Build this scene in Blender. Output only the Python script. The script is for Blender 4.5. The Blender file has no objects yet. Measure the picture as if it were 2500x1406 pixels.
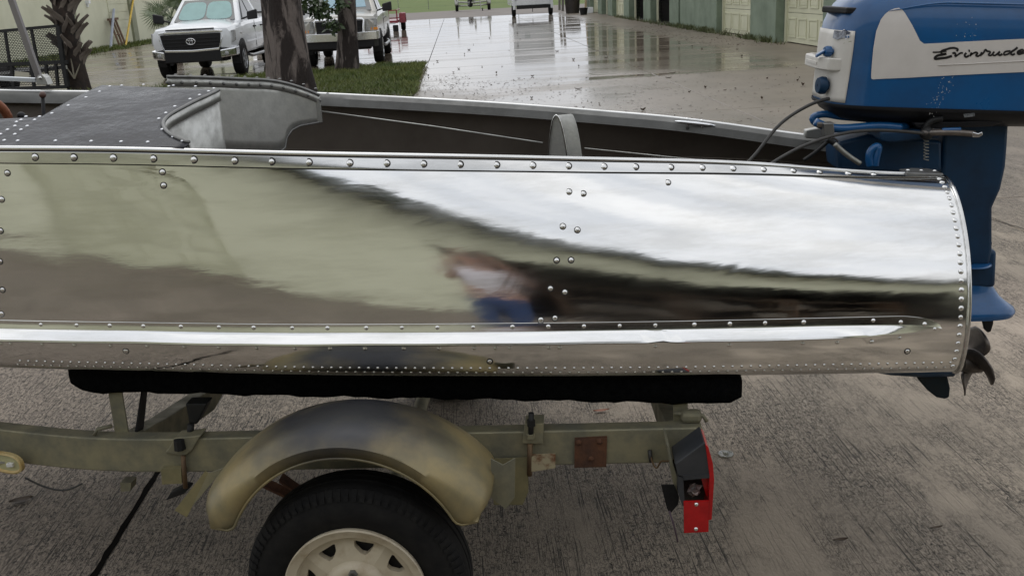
import bpy, math, random
import numpy as np
from mathutils import Vector, Matrix

random.seed(7); rng = np.random.default_rng(7)
sc = bpy.context.scene
COL = sc.collection
rad = math.radians

# ------------------------------------------------------------------ camera, sky, sun, exposure
F_PX, CAM_H = 2350.0, 1.75
PITCH, YAW, ROLL = rad(17.3), rad(4.0), rad(3.0)
_R = Vector((math.cos(YAW), math.sin(YAW), 0)); _Fh = Vector((-math.sin(YAW), math.cos(YAW), 0)); _Z = Vector((0, 0, 1))
FWD = _Fh*math.cos(PITCH) - _Z*math.sin(PITCH)
_U = _Fh*math.sin(PITCH) + _Z*math.cos(PITCH)
RGT = _R*math.cos(ROLL) - _U*math.sin(ROLL)
UPV = _U*math.cos(ROLL) + _R*math.sin(ROLL)
CAM = Vector((0, 0, CAM_H))
cd = bpy.data.cameras.new('camera'); cam = bpy.data.objects.new('camera', cd); COL.objects.link(cam)
cam.matrix_world = Matrix(((RGT.x, UPV.x, -FWD.x, 0), (RGT.y, UPV.y, -FWD.y, 0), (RGT.z, UPV.z, -FWD.z, CAM_H), (0, 0, 0, 1)))
cd.sensor_fit = 'HORIZONTAL'; cd.sensor_width = 36; cd.lens = 36*F_PX/2500
cd.clip_start = 0.02; cd.clip_end = 2000
sc.camera = cam

SUN_EL, SUN_AZ = rad(62), rad(-25)
w = bpy.data.worlds.new('World'); sc.world = w; w.use_nodes = True
nt = w.node_tree; nt.nodes.clear()
def N(tree, typ, **kw):
    n = tree.nodes.new(typ)
    for k, v in kw.items():
        if k.startswith('i_'):
            key = k[2:].replace('_', ' ')
            n.inputs[key].default_value = v
        else: setattr(n, k, v)
    return n
sky = N(nt, 'ShaderNodeTexSky', sky_type='NISHITA', sun_disc=False)
sky.sun_elevation = SUN_EL; sky.sun_rotation = SUN_AZ; sky.air_density = 1.6; sky.dust_density = 4.0; sky.ozone_density = 1.0
hs = N(nt, 'ShaderNodeHueSaturation'); hs.inputs['Saturation'].default_value = 0.10
tc = N(nt, 'ShaderNodeTexCoord')
mp = N(nt, 'ShaderNodeMapping'); mp.inputs['Scale'].default_value = (1.0, 1.0, 2.6)
nz = N(nt, 'ShaderNodeTexNoise'); nz.inputs['Scale'].default_value = 2.2; nz.inputs['Detail'].default_value = 6; nz.inputs['Roughness'].default_value = .6
rp = N(nt, 'ShaderNodeValToRGB')
rp.color_ramp.elements[0].position = .36; rp.color_ramp.elements[0].color = (7.4, 7.8, 8.5, 1)
rp.color_ramp.elements[1].position = .62; rp.color_ramp.elements[1].color = (11.6, 11.7, 11.9, 1)
mx = N(nt, 'ShaderNodeMixRGB'); mx.inputs['Fac'].default_value = .86
bg = N(nt, 'ShaderNodeBackground'); bg.inputs['Strength'].default_value = .135
wo = N(nt, 'ShaderNodeOutputWorld')
L = nt.links.new
L(sky.outputs[0], hs.inputs['Color']); L(tc.outputs['Generated'], mp.inputs['Vector']); L(mp.outputs[0], nz.inputs['Vector']); L(nz.outputs['Fac'], rp.inputs['Fac'])
L(hs.outputs[0], mx.inputs['Color1']); L(rp.outputs[0], mx.inputs['Color2']); L(mx.outputs[0], bg.inputs['Color']); L(bg.outputs[0], wo.inputs['Surface'])

sl = bpy.data.lights.new('sun', 'SUN'); sl.energy = 0.5; sl.angle = rad(40); sl.color = (1, .97, .92)
sun = bpy.data.objects.new('sun', sl); COL.objects.link(sun)
sun.rotation_euler = (-(rad(90)-SUN_EL), 0, rad(25))   # veiled sun high beyond the boat
sun.location = (0, 0, 30)
sc.view_settings.view_transform = 'Standard'; sc.view_settings.look = 'None'
sc.view_settings.exposure = -0.3; sc.view_settings.gamma = 1; sc.view_settings.use_curve_mapping = False
try:
    sc.cycles.use_denoising = True; sc.cycles.max_bounces = 8; sc.cycles.glossy_bounces = 6
    sc.cycles.sample_clamp_indirect = 6
except Exception: pass

# ------------------------------------------------------------------ pixel rays onto real planes of the place
def ray(x, y): return FWD*F_PX + RGT*(x-1250) - UPV*(y-703)
def onY(x, y, Y): d = ray(x, y); return CAM + d*(Y/d.y)
def onZ(x, y, z=0.0): d = ray(x, y); return CAM + d*((z-CAM_H)/d.z)
def proj(P):
    v = Vector(P)-CAM; q = v.dot(FWD); return (1250+F_PX*v.dot(RGT)/q, 703-F_PX*v.dot(UPV)/q)
E1 = Vector((.994, .111, 0)).normalized(); E2 = Vector((-E1.y, E1.x, 0))      # across / along the yard
def AB(a, b, z=0.0): return E1*a + E2*b + Vector((0, 0, z))
ANG = math.atan2(E1.y, E1.x)

# ------------------------------------------------------------------ mesh helpers
ORG = {}
def org(p): return ORG.get(p.name, Matrix()) if p else Matrix()
class MB:
    def __init__(s): s.v = []; s.f = []
    def add(s, vs, fs):
        o = len(s.v); s.v += [tuple(q) for q in vs]; s.f += [tuple(i+o for i in q) for q in fs]; return s
    def hexa(s, p):      # 4 bottom ccw, 4 top ccw
        return s.add(p, [(3,2,1,0),(4,5,6,7),(0,1,5,4),(1,2,6,5),(2,3,7,6),(3,0,4,7)])
    def box(s, c, d, M=None):
        c = Vector(c); x, y, z = [q/2 for q in d]
        p = [Vector(q) for q in ((-x,-y,-z),(x,-y,-z),(x,y,-z),(-x,y,-z),(-x,-y,z),(x,-y,z),(x,y,z),(-x,y,z))]
        if M: p = [M @ q for q in p]
        return s.hexa([c+q for q in p])
    def span(s, a, b):
        return s.box([(a[i]+b[i])/2 for i in range(3)], [abs(a[i]-b[i]) for i in range(3)])
    def tube(s, path, r, n=8, closed=False, caps=True, flat=1.0, up=None):
        P = [Vector(q) for q in path]; m = len(P); R = r if hasattr(r, '__len__') else [r]*m
        rings = []; prev = Vector(up) if up else None
        for i in range(m):
            a = P[i-1] if (i > 0 or closed) else P[i]; b = P[(i+1) % m] if (i < m-1 or closed) else P[i]
            t = (b-a); t = t.normalized() if t.length > 1e-9 else Vector((1,0,0))
            if prev is None: prev = t.orthogonal().normalized()
            u = prev - t*prev.dot(t)
            u = u.normalized() if u.length > 1e-6 else t.orthogonal().normalized()
            v = t.cross(u); prev = u
            rings.append([P[i] + (u*math.cos(2*math.pi*k/n) + v*math.sin(2*math.pi*k/n)*flat)*R[i] for k in range(n)])
        vs = [q for g in rings for q in g]; fs = []
        for i in range(m if closed else m-1):
            j = (i+1) % m
            for k in range(n): fs.append((i*n+k, i*n+(k+1) % n, j*n+(k+1) % n, j*n+k))
        if caps and not closed: fs += [tuple(reversed(range(n))), tuple(range((m-1)*n, m*n))]
        return s.add(vs, fs)
    def bar(s, path, wv, hv, closed=False):   # rectangular section: wv, hv half-extents as vectors
        P = [Vector(q) for q in path]; wv = Vector(wv); hv = Vector(hv); vs = []
        for q in P: vs += [q-wv-hv, q+wv-hv, q+wv+hv, q-wv+hv]
        fs = []; m = len(P)
        for i in range(m-1):
            for k in range(4): fs.append((i*4+k, i*4+(k+1)%4, i*4+4+(k+1)%4, i*4+4+k))
        fs += [(3,2,1,0), tuple(range(4*m-4, 4*m))]
        return s.add(vs, fs)
    def lathe(s, prof, n=24, M=None, close=False):     # prof: (r, h) about local Z
        M = M or Matrix(); m = len(prof)
        vs = [M @ Vector((r*math.cos(2*math.pi*k/n), r*math.sin(2*math.pi*k/n), h)) for r, h in prof for k in range(n)]
        fs = []
        for i in range(m if close else m-1):
            j = (i+1) % m
            for k in range(n): fs.append((i*n+k, i*n+(k+1)%n, j*n+(k+1)%n, j*n+k))
        return s.add(vs, fs)
    def prism(s, poly, d):     # 3d polygon extruded by vector d
        P = [Vector(q) for q in poly]; d = Vector(d); n = len(P)
        return s.add(P + [q+d for q in P], [tuple(reversed(range(n))), tuple(range(n, 2*n))] + [(k, (k+1)%n, n+(k+1)%n, n+k) for k in range(n)])
    def grid(s, rows, closeu=False, closev=False):
        m = len(rows); n = len(rows[0]); vs = [q for g in rows for q in g]; fs = []
        for i in range(m if closev else m-1):
            j = (i+1) % m
            for k in range(n if closeu else n-1):
                fs.append((i*n+k, i*n+(k+1)%n, j*n+(k+1)%n, j*n+k))
        return s.add(vs, fs)
    def ball(s, c, r, n=12, m=8, sq=(1,1,1)):
        c = Vector(c)
        rows = [[c + Vector((math.sin(math.pi*i/m)*math.cos(2*math.pi*k/n)*r*sq[0], math.sin(math.pi*i/m)*math.sin(2*math.pi*k/n)*r*sq[1], -math.cos(math.pi*i/m)*r*sq[2])) for k in range(n)] for i in range(m+1)]
        return s.grid(rows, closeu=True)
    def mesh(s, name, mat, smooth=35, inv=None):
        me = bpy.data.meshes.new(name)
        vs = [inv @ Vector(q) for q in s.v] if inv is not None else s.v
        me.from_pydata(vs, [], s.f); me.validate(clean_customdata=False)
        if mat: me.materials.append(mat)
        if smooth:
            me.polygons.foreach_set('use_smooth', [True]*len(me.polygons))
            me.set_sharp_from_angle(angle=rad(smooth))
        me.update(); return me
    def build(s, name, mat, parent=None, smooth=35, bevel=0, seg=2, solid=0, fix=False):
        inv = org(parent).inverted() if parent else None
        me = s.mesh(name, mat, smooth, inv)
        if fix:
            import bmesh
            b = bmesh.new(); b.from_mesh(me); bmesh.ops.remove_doubles(b, verts=b.verts, dist=1e-5)
            bmesh.ops.recalc_face_normals(b, faces=b.faces); b.to_mesh(me); b.free()
            if smooth: me.set_sharp_from_angle(angle=rad(smooth))
        o = bpy.data.objects.new(name, me); COL.objects.link(o)
        if parent: o.parent = parent; ORG[o.name] = org(parent)
        if solid:
            m = o.modifiers.new('solid', 'SOLIDIFY'); m.thickness = solid; m.offset = -1
        if bevel:
            m = o.modifiers.new('bevel', 'BEVEL'); m.width = bevel; m.segments = seg; m.limit_method = 'ANGLE'; m.angle_limit = rad(40)
        return o
def empty(name, loc=(0,0,0), rz=0.0):
    o = bpy.data.objects.new(name, None); COL.objects.link(o); o.empty_display_size = .1
    o.location = loc; o.rotation_euler = (0, 0, rz); ORG[o.name] = Matrix.Translation(loc) @ Matrix.Rotation(rz, 4, 'Z'); return o
def tag(o, label=None, cat=None, group=None, kind=None):
    if label: o['label'] = label
    if cat: o['category'] = cat
    if group: o['group'] = group
    if kind: o['kind'] = kind
    return o
def inst(name, me, parent, M):
    o = bpy.data.objects.new(name, me); COL.objects.link(o)
    if parent: o.parent = parent; o.matrix_basis = org(parent).inverted() @ M
    else: o.matrix_basis = M
    return o
def copy_tree(o, parent=None):
    c = o.copy(); COL.objects.link(c); c.parent = parent
    for ch in list(o.children): copy_tree(ch, c)
    return c
def frame(o, x, z):           # matrix with given origin, x axis hint, z axis
    z = Vector(z).normalized(); x = Vector(x); x = (x - z*x.dot(z)).normalized(); y = z.cross(x)
    return Matrix(((x.x, y.x, z.x, o[0]), (x.y, y.y, z.y, o[1]), (x.z, y.z, z.z, o[2]), (0,0,0,1)))
def spline(xs, ys):
    xs = np.array(xs, float); ys = np.array(ys, float); n = len(xs); hh = np.diff(xs)
    A = np.zeros((n, n)); b = np.zeros(n); A[0,0] = A[-1,-1] = 1
    for i in range(1, n-1):
        A[i,i-1] = hh[i-1]; A[i,i] = 2*(hh[i-1]+hh[i]); A[i,i+1] = hh[i]; b[i] = 6*((ys[i+1]-ys[i])/hh[i]-(ys[i]-ys[i-1])/hh[i-1])
    K = np.linalg.solve(A, b)
    def g(x):
        i = min(max(int(np.searchsorted(xs, x))-1, 0), n-2); a = xs[i+1]-x; c = x-xs[i]; H = hh[i]
        return float(K[i]*a**3/(6*H)+K[i+1]*c**3/(6*H)+(ys[i]/H-K[i]*H/6)*a+(ys[i+1]/H-K[i+1]*H/6)*c)
    return g
def curve3(pts, n=24):
    P = [Vector(p) for p in pts]; t = [0.0]
    for i in range(1, len(P)): t.append(t[-1]+max((P[i]-P[i-1]).length, 1e-6))
    g = [spline(t, [p[k] for p in P]) for k in range(3)]
    return [Vector([q(t[-1]*i/n) for q in g]) for i in range(n+1)]
def sstep(a, b, x):
    t = min(max((x-a)/(b-a), 0), 1); return t*t*(3-2*t)

# ------------------------------------------------------------------ materials
def MAT(name, c1, c2=None, scale=6, rough=.5, r2=None, metal=0, bump=0, bscale=60, bdist=.01, coat=0, stretch=(1,1,1), spec=.5, lo=.35, hi=.65, detail=5, space='Object', trans=0, rscale=None, dist=0):
    m = bpy.data.materials.new(name); m.use_nodes = True; t = m.node_tree; b = t.nodes['Principled BSDF']
    b.inputs['Base Color'].default_value = (*c1, 1); b.inputs['Roughness'].default_value = rough; b.inputs['Metallic'].default_value = metal
    b.inputs['Specular IOR Level'].default_value = spec; b.inputs['Coat Weight'].default_value = coat; b.inputs['Coat Roughness'].default_value = .08
    b.inputs['Transmission Weight'].default_value = trans
    if c2 or r2 is not None or bump:
        tc = N(t, 'ShaderNodeTexCoord'); mp = N(t, 'ShaderNodeMapping'); mp.inputs['Scale'].default_value = stretch
        t.links.new(tc.outputs[space], mp.inputs['Vector'])
        def noise(sca, det):
            n = N(t, 'ShaderNodeTexNoise'); n.inputs['Scale'].default_value = sca; n.inputs['Detail'].default_value = det; n.inputs['Roughness'].default_value = .62
            n.inputs['Distortion'].default_value = dist
            t.links.new(mp.outputs[0], n.inputs['Vector']); return n
        if c2 or r2 is not None:
            n = noise(scale, detail); mr = N(t, 'ShaderNodeMapRange'); mr.inputs['From Min'].default_value = lo; mr.inputs['From Max'].default_value = hi
            t.links.new(n.outputs['Fac'], mr.inputs['Value'])
            if c2:
                mi = N(t, 'ShaderNodeMixRGB'); mi.inputs['Color1'].default_value = (*c1, 1); mi.inputs['Color2'].default_value = (*c2, 1)
                t.links.new(mr.outputs[0], mi.inputs['Fac']); t.links.new(mi.outputs[0], b.inputs['Base Color'])
            if r2 is not None:
                src = mr
                if rscale:
                    n3 = noise(rscale, 4); src = N(t, 'ShaderNodeMapRange'); src.inputs['From Min'].default_value = .35; src.inputs['From Max'].default_value = .65
                    t.links.new(n3.outputs['Fac'], src.inputs['Value'])
                m2 = N(t, 'ShaderNodeMapRange'); m2.inputs['To Min'].default_value = rough; m2.inputs['To Max'].default_value = r2
                t.links.new(src.outputs[0], m2.inputs['Value']); t.links.new(m2.outputs[0], b.inputs['Roughness'])
        if bump:
            n2 = noise(bscale, 5); bp = N(t, 'ShaderNodeBump'); bp.inputs['Strength'].default_value = bump; bp.inputs['Distance'].default_value = bdist
            t.links.new(n2.outputs['Fac'], bp.inputs['Height']); t.links.new(bp.outputs[0], b.inputs['Normal'])
    return m
def glass_mat(name, col=(.02,.03,.035), rough=.05):
    return MAT(name, col, rough=rough, spec=.8)

m_white = MAT('white_paint', (.72,.74,.77), (.66,.68,.70), 3, .25, coat=.6)
m_silver = MAT('silver_beige_paint', (.42,.40,.36), (.36,.35,.32), 3, .3, metal=.3, coat=.6)
m_chrome = MAT('chrome', (.75,.76,.78), rough=.12, metal=1, r2=.25, scale=20)
m_blackpl = MAT('black_plastic', (.007,.007,.008), (.013,.013,.014), 30, .5, spec=.3)
m_rubber = MAT('rubber', (.0055,.0055,.006), (.012,.0115,.011), 25, .8, bump=.15, bscale=80, spec=.25)
m_glass = glass_mat('vehicle_glass')
m_shade = MAT('sunshade', (.20,.37,.36), (.17,.32,.31), 5, .35)
m_alloy = MAT('alloy', (.35,.36,.37), rough=.35, metal=.9, r2=.5)
m_amber = MAT('amber_lens', (.7,.25,.03), rough=.2)
m_lamp = MAT('lamp_glass', (.33,.34,.33), (.2,.2,.2), 12, .1, spec=.8)
m_redp = MAT('red_paint', (.26,.02,.035), (.2,.018,.03), 5, .35, coat=.2)
m_galv = MAT('galvanised', (.36,.36,.33), (.27,.27,.24), 14, .42, .6, metal=.75)
m_green = MAT('green_stucco', (.205,.255,.19), (.14,.18,.13), 1.6, .85, bump=.35, bscale=45, bdist=.012)
m_cream = MAT('cream_wall', (.66,.66,.50), (.58,.58,.43), .7, .8, bump=.2, bscale=30)
m_creamdk = MAT('olive_trim', (.30,.31,.21), (.24,.25,.17), 2, .8)
m_door = MAT('cream_door', (.60,.60,.44), (.52,.52,.37), 1.2, .55)
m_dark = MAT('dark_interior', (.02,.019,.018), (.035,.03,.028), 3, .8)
m_fascia = MAT('dark_fascia', (.09,.10,.085), (.06,.07,.06), 4, .6)
m_blackst = MAT('black_steel', (.010,.0105,.011), (.018,.018,.018), 9, .55, spec=.3)
m_wood = MAT('old_wood', (.16,.10,.06), (.09,.05,.03), 8, .75)
m_ypaint = MAT('yellow_paint', (.62,.42,.04), (.5,.33,.03), 6, .5)
m_bluegrey = MAT('blue_grey_paint', (.30,.33,.40), (.25,.28,.34), 6, .5)
m_beige = MAT('beige_board', (.60,.49,.30), (.54,.44,.27), 3, .7)
m_leafdk = MAT('palm_leaf', (.055,.085,.03), (.10,.13,.05), 5, .5)
m_leaf = MAT('tree_leaf', (.028,.05,.018), (.055,.085,.03), 6, .45)
m_weed = MAT('weed_leaf', (.07,.09,.03), (.11,.12,.05), 9, .6)
m_boot = MAT('palm_boot', (.17,.14,.115), (.07,.056,.045), 9, .85, bump=.4, bscale=40, stretch=(1,1,.4))
m_palmtrunk = MAT('palm_trunk', (.035,.022,.016), (.012,.009,.007), 9, .9, bump=.6, bscale=30)
m_bark = MAT('peeling_bark', (.135,.112,.10), (.018,.012,.010), 2.4, .9, bump=.9, bscale=11, bdist=.05, stretch=(1.6,1.6,.45), lo=.45, hi=.53, dist=1.0, detail=8)
m_trash = MAT('dead_leaf', (.07,.045,.025), (.03,.02,.012), 8, .7)
m_orleaf = MAT('orange_leaf', (.32,.13,.07), (.22,.09,.05), 30, .6)

# concrete: broom-finished, pitted and stained near, rain-wet with standing water further along the yard
def concrete():
    m = bpy.data.materials.new('wet_concrete'); m.use_nodes = True; t = m.node_tree; b = t.nodes['Principled BSDF']; lk = t.links.new
    geo = N(t, 'ShaderNodeNewGeometry'); mp = N(t, 'ShaderNodeMapping'); mp.inputs['Rotation'].default_value = (0, 0, -ANG)
    lk(geo.outputs['Position'], mp.inputs['Vector'])
    sep = N(t, 'ShaderNodeSeparateXYZ'); lk(mp.outputs[0], sep.inputs[0])
    def noise(sca, stretch=(1,1,1), det=4, rough=.6, dist=0):
        m2 = N(t, 'ShaderNodeMapping'); m2.inputs['Scale'].default_value = stretch; lk(mp.outputs[0], m2.inputs['Vector'])
        n = N(t, 'ShaderNodeTexNoise'); n.inputs['Scale'].default_value = sca; n.inputs['Detail'].default_value = det; n.inputs['Roughness'].default_value = rough; n.inputs['Distortion'].default_value = dist
        lk(m2.outputs[0], n.inputs['Vector']); return n.outputs['Fac']
    def rng_(v, a, c, x=0., y=1., smooth=True):
        r = N(t, 'ShaderNodeMapRange', interpolation_type='SMOOTHSTEP' if smooth else 'LINEAR')
        for k, q in (('From Min', a), ('From Max', c), ('To Min', x), ('To Max', y)): r.inputs[k].default_value = q
        lk(v, r.inputs['Value']); return r.outputs[0]
    def op(o, a, c):
        n = N(t, 'ShaderNodeMath', operation=o)
        for i, q in enumerate((a, c)):
            if isinstance(q, (int, float)): n.inputs[i].default_value = q
            else: lk(q, n.inputs[i])
        return n.outputs[0]
    def mix(f, a, c):
        n = N(t, 'ShaderNodeMixRGB')
        if isinstance(f, (int, float)): n.inputs['Fac'].default_value = f
        else: lk(f, n.inputs['Fac'])
        for k, q in (('Color1', a), ('Color2', c)):
            if isinstance(q, tuple): n.inputs[k].default_value = (*q, 1)
            else: lk(q, n.inputs[k])
        return n.outputs[0]
    A, B = sep.outputs['X'], sep.outputs['Y']
    base = mix(rng_(noise(.9, det=6), .38, .62), (.335,.280,.215), (.25,.21,.162))
    base = mix(rng_(noise(.33, (1.2,.5,1), 5), .45, .66), base, (.375,.308,.245))
    oi = N(t, 'ShaderNodeObjectInfo')
    base = mix(op('MULTIPLY', oi.outputs['Random'], .35), base, (.20,.165,.128))
    # broom lines (along the yard) and pits, filled with black dirt that also carries painted shade
    lines = rng_(noise(1.0, (150, 3.2, 1), 3, .6, .35), .585, .64)
    lines2 = rng_(noise(1.0, (230, 22, 1), 2), .53, .60)
    pits = rng_(noise(80, (1.0, .75, 1), 6, .85, 1.3), .53, .56)
    grime_shade = rng_(op('SUBTRACT', noise(2.6, (1.0,.5,1), 6, .7), rng_(A, -1.6, 1.6, -.13, .03, False)), .36, .60)  # uneven dirt, thickened leftwards to put the shade there into the colour
    d = op('MAXIMUM', op('MULTIPLY', lines, rng_(grime_shade, 0, .6, .25, .9)), op('MULTIPLY', pits, grime_shade))
    d = op('MAXIMUM', d, op('MULTIPLY', op('MULTIPLY', lines2, grime_shade), .6))
    near = rng_(B, 7, 15, 1, .0)
    d = op('MULTIPLY', d, near)
    col = mix(op('MULTIPLY', d, .97), base, (.010,.008,.006))
    # damp / standing water: streaky across the yard, held back from the walls
    edge_ = noise(.45, (.5,1,1), 5, .6)
    Bn = op('ADD', B, op('MULTIPLY', op('SUBTRACT', edge_, .5), 5.0))
    streak = noise(1.0, (.10, 1.5, 1), 5, .6)
    patch = noise(.16, (1, 1, 1), 3)
    wetzone = op('MULTIPLY', rng_(Bn, 17.6, 20.4), rng_(A, 7.6, 5.0))
    wet1 = op('MULTIPLY', wetzone, rng_(op('ADD', streak, op('MULTIPLY', patch, .5)),   .65, .78))
    wet1 = op('MULTIPLY', op('MAXIMUM', wet1, op('MULTIPLY', wetzone, .40)), rng_(A, -6.5, -3, .25, 1))
    left = op('MULTIPLY', rng_(A, -1.3, -2.0), rng_(B, 16, 20))
    wet1 = op('MAXIMUM', wet1, op('MULTIPLY', left, op('MULTIPLY', rng_(streak, .42, .62), rng_(A, -9, -4, .28, .8))))
    mid = op('MULTIPLY', op('MULTIPLY', rng_(B, 8.5, 12.5), rng_(A, 6.5, .5)), rng_(noise(.5, (.5,1,1), 4), .35, .65, .25, .75))
    wet = op('MAXIMUM', wet1, op('MULTIPLY', mid, .72))
    damp = rng_(B, 4.5, 10.5)
    col = mix(op('MULTIPLY', op('MAXIMUM', wet, damp), .55), col, (.085,.068,.05))
    lk(col, b.inputs['Base Color'])
    rough = op('SUBTRACT', .82, op('MULTIPLY', wet, .765))
    rough = op('SUBTRACT', rough, op('MULTIPLY', damp, .36))
    lk(op('MAXIMUM', rough, .045), b.inputs['Roughness'])
    b.inputs['Specular IOR Level'].default_value = .55
    bp = N(t, 'ShaderNodeBump'); bp.inputs['Distance'].default_value = .006
    lk(op('SUBTRACT', noise(70, (1.2,.5,1), 4, .7), d), bp.inputs['Height'])
    lk(op('MULTIPLY', op('SUBTRACT', 1, rng_(wet, .1, .7)), op('ADD', op('MULTIPLY', near, .7), .12)), bp.inputs['Strength'])
    lk(bp.outputs[0], b.inputs['Normal'])
    return m
m_conc = concrete()
m_soil = MAT('joint_soil', (.03,.024,.018), (.05,.04,.03), 6, .95)
m_road = MAT('far_road', (.20,.175,.155), (.16,.14,.125), .4, .8)
m_field = MAT('field_grass', (.07,.12,.015), (.12,.15,.03), .35, .95)
m_lawn = MAT('lawn_soil', (.03,.042,.010), (.05,.04,.02), 2, .95)
m_grass = MAT('grass_blade', (.052,.085,.010), (.115,.13,.018), 1.5, .6)
m_yellow = MAT('yellow_bloom', (.55,.42,.03), (.42,.36,.04), 1.5, .9)
# ------------------------------------------------------------------ ground, pavement, lawn, far field
tag(MB().add([(-700,-500,-.07),(700,-500,-.07),(700,900,-.07),(-700,900,-.07)], [(0,1,2,3)]).build('ground', m_field, smooth=0), kind='structure')
def sheet(name, a0, a1, b0, b1, z, mat, kind='structure'):
    return tag(MB().add([AB(a0,b0,z), AB(a1,b0,z), AB(a1,b1,z), AB(a0,b1,z)], [(0,1,2,3)]).build(name, mat, smooth=0), kind=kind)
m_joint = MAT('joint_black', (.006,.005,.004), rough=1, spec=.05)
pav = sheet('pavement', -26, 26, -14, 67, -.032, m_soil)
def slab(a0, a1, b0, b1, g=.006):
    w = g if b1 < 30 else g*1.7
    p = [(a0+w, b0+w), (a1-w, b0+w), (a1-w, b1-w), (a0+w, b1-w)]
    MB().hexa([AB(*q, -.06) for q in p] + [AB(*q, 0) for q in p]).build('concrete_slab', m_conc, pav, smooth=0, bevel=.006 if b1 < 20 else 0, seg=1)
An = [-25.5,-20.2,-15.0,-10.4,-5.9,-1.29,3.75,9.3]; Af = [-25.5,-20.2,-15.0,-10.2,-5.5,-.80,3.75,9.3]
Bs = [-13.5,-7.0,.55,7.13,13.2,19.2,26.2,33.2,40.2,47.2,54.2,60.6,66.8]
for j in range(len(Bs)-1):
    for i in range(7):
        A_ = An if Bs[j] < 19 else Af
        slab(A_[i], A_[i+1], Bs[j], Bs[j+1])
for j in range(3): slab(9.3, 15, Bs[j], Bs[j+1])
sheet('road', -200, 120, 66.9, 92, -.012, m_road)
sheet('field', -300, 200, 92, 420, -.02, m_field)
tag(MB().add([AB(-36,118,.01), AB(-9,112,.01), AB(-8,122,.01), AB(-14,128,.01), AB(-34,140,.01)], [(0,1,2,3,4)]).build('flower_strip', m_yellow, smooth=0), kind='structure')
# crack running across the slab by the stern
cr = [onZ(2412,534), onZ(2436,541), onZ(2455,547), onZ(2478,552), onZ(2506,562)]
mb = MB()
for i in range(4):
    p, q = cr[i], cr[i+1]; n = Vector((-(q-p).y, (q-p).x, 0)).normalized()*.004
    mb.add([p-n+Vector((0,0,.002)), q-n+Vector((0,0,.002)), q+n+Vector((0,0,.002)), p+n+Vector((0,0,.002))], [(0,1,2,3)])
mb.build('crack', m_soil, pav, smooth=0)

# crumbled black joint under the trailer tongue side
mb = MB(); rj = random.Random(11); L1 = []; R1 = []
for i in range(120):
    b = .6+i*.054; L1.append(AB(-1.29-rj.uniform(.006,.015), b, .0025)); R1.append(AB(-1.29+rj.uniform(.006,.016), b, .0025))
mb.grid([L1, R1]).build('joint_gap', m_joint, pav, smooth=0)

# lawn island
isl = [(-3.62,24.7),(-3.3,21.5),(-2.98,19.0),(-2.8,17.6),(-2.6,14.6),(-4.2,13.9),(-9.5,14.6),(-12.6,16.0),(-11.6,20.2),(-9.4,20.9),(-7.9,23.0),(-6.2,23.7)]
ctr = Vector((-6.2,19.2,0)); rows = []
for s_, z_ in ((1.0,-.03),(1.0,.035),(.93,.055),(.75,.08),(.5,.09),(.25,.09),(.02,.09)):
    rows.append([ctr + (Vector((x,y,0))-ctr)*s_ + Vector((0,0,z_)) for x, y in isl])
lawn = tag(MB().grid(rows, closeu=True).build('lawn', m_lawn, smooth=60), kind='structure')
def inside(x, y, P):
    c = False; j = len(P)-1
    for i in range(len(P)):
        if (P[i][1] > y) != (P[j][1] > y) and x < (P[j][0]-P[i][0])*(y-P[i][1])/(P[j][1]-P[i][1])+P[i][0]: c = not c
        j = i
    return c
def blades(n, sampler, h0, h1, wd):
    V = []; Fc = []
    k = 0
    while k < n:
        p = sampler()
        if p is None: continue
        x, y, z = p; h = random.uniform(h0, h1); a = random.uniform(0, 6.28); wv = Vector((math.cos(a), math.sin(a), 0))*wd
        ln = Vector((random.gauss(0,.5)*h, random.gauss(0,.5)*h, h)); o = len(V); P = Vector((x,y,z))
        V += [tuple(P-wv), tuple(P+wv), tuple(P+ln*.6+wv*.6), tuple(P+ln+Vector((0,0,-.1*h)))]; Fc.append((o,o+1,o+2,o+3)); k += 1
    m = MB(); m.v = V; m.f = Fc; return m
isl2 = [tuple((ctr + (Vector((x,y,0))-ctr)*1.015).xy) for x, y in isl]
def s_isl():
    x, y = random.uniform(-12.6,-2.5), random.uniform(14.4,24.8)
    if random.random() < .55: x, y = random.uniform(-7.5,-2.5), random.uniform(17,24.8)
    if not inside(x, y, isl2): return None
    e = min(1, max(0, min((Vector((x,y,0))-Vector((q[0],q[1],0))).length for q in isl)))
    return (x, y, .03+.04*e)
tag(blades(26000, s_isl, .05, .13, .008).build('grass', m_grass, smooth=0), 'short green grass on the lawn island around the peeling tree', 'grass', kind='stuff')
def s_strip():
    a = random.uniform(-16.35,-14.8); b = random.uniform(32,66)
    if random.random() < ((a+16.4)/1.6)**2*.8: return None
    p = AB(a, b); return (p.x, p.y, -.005)
tag(blades(7000, s_strip, .06, .22, .02).build('grass', m_grass, smooth=0), 'ragged grass strip along the foot of the cream wall', 'grass', kind='stuff')
sheet('verge', -16.4, -15.0, 30, 66, .004, m_lawn)

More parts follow.
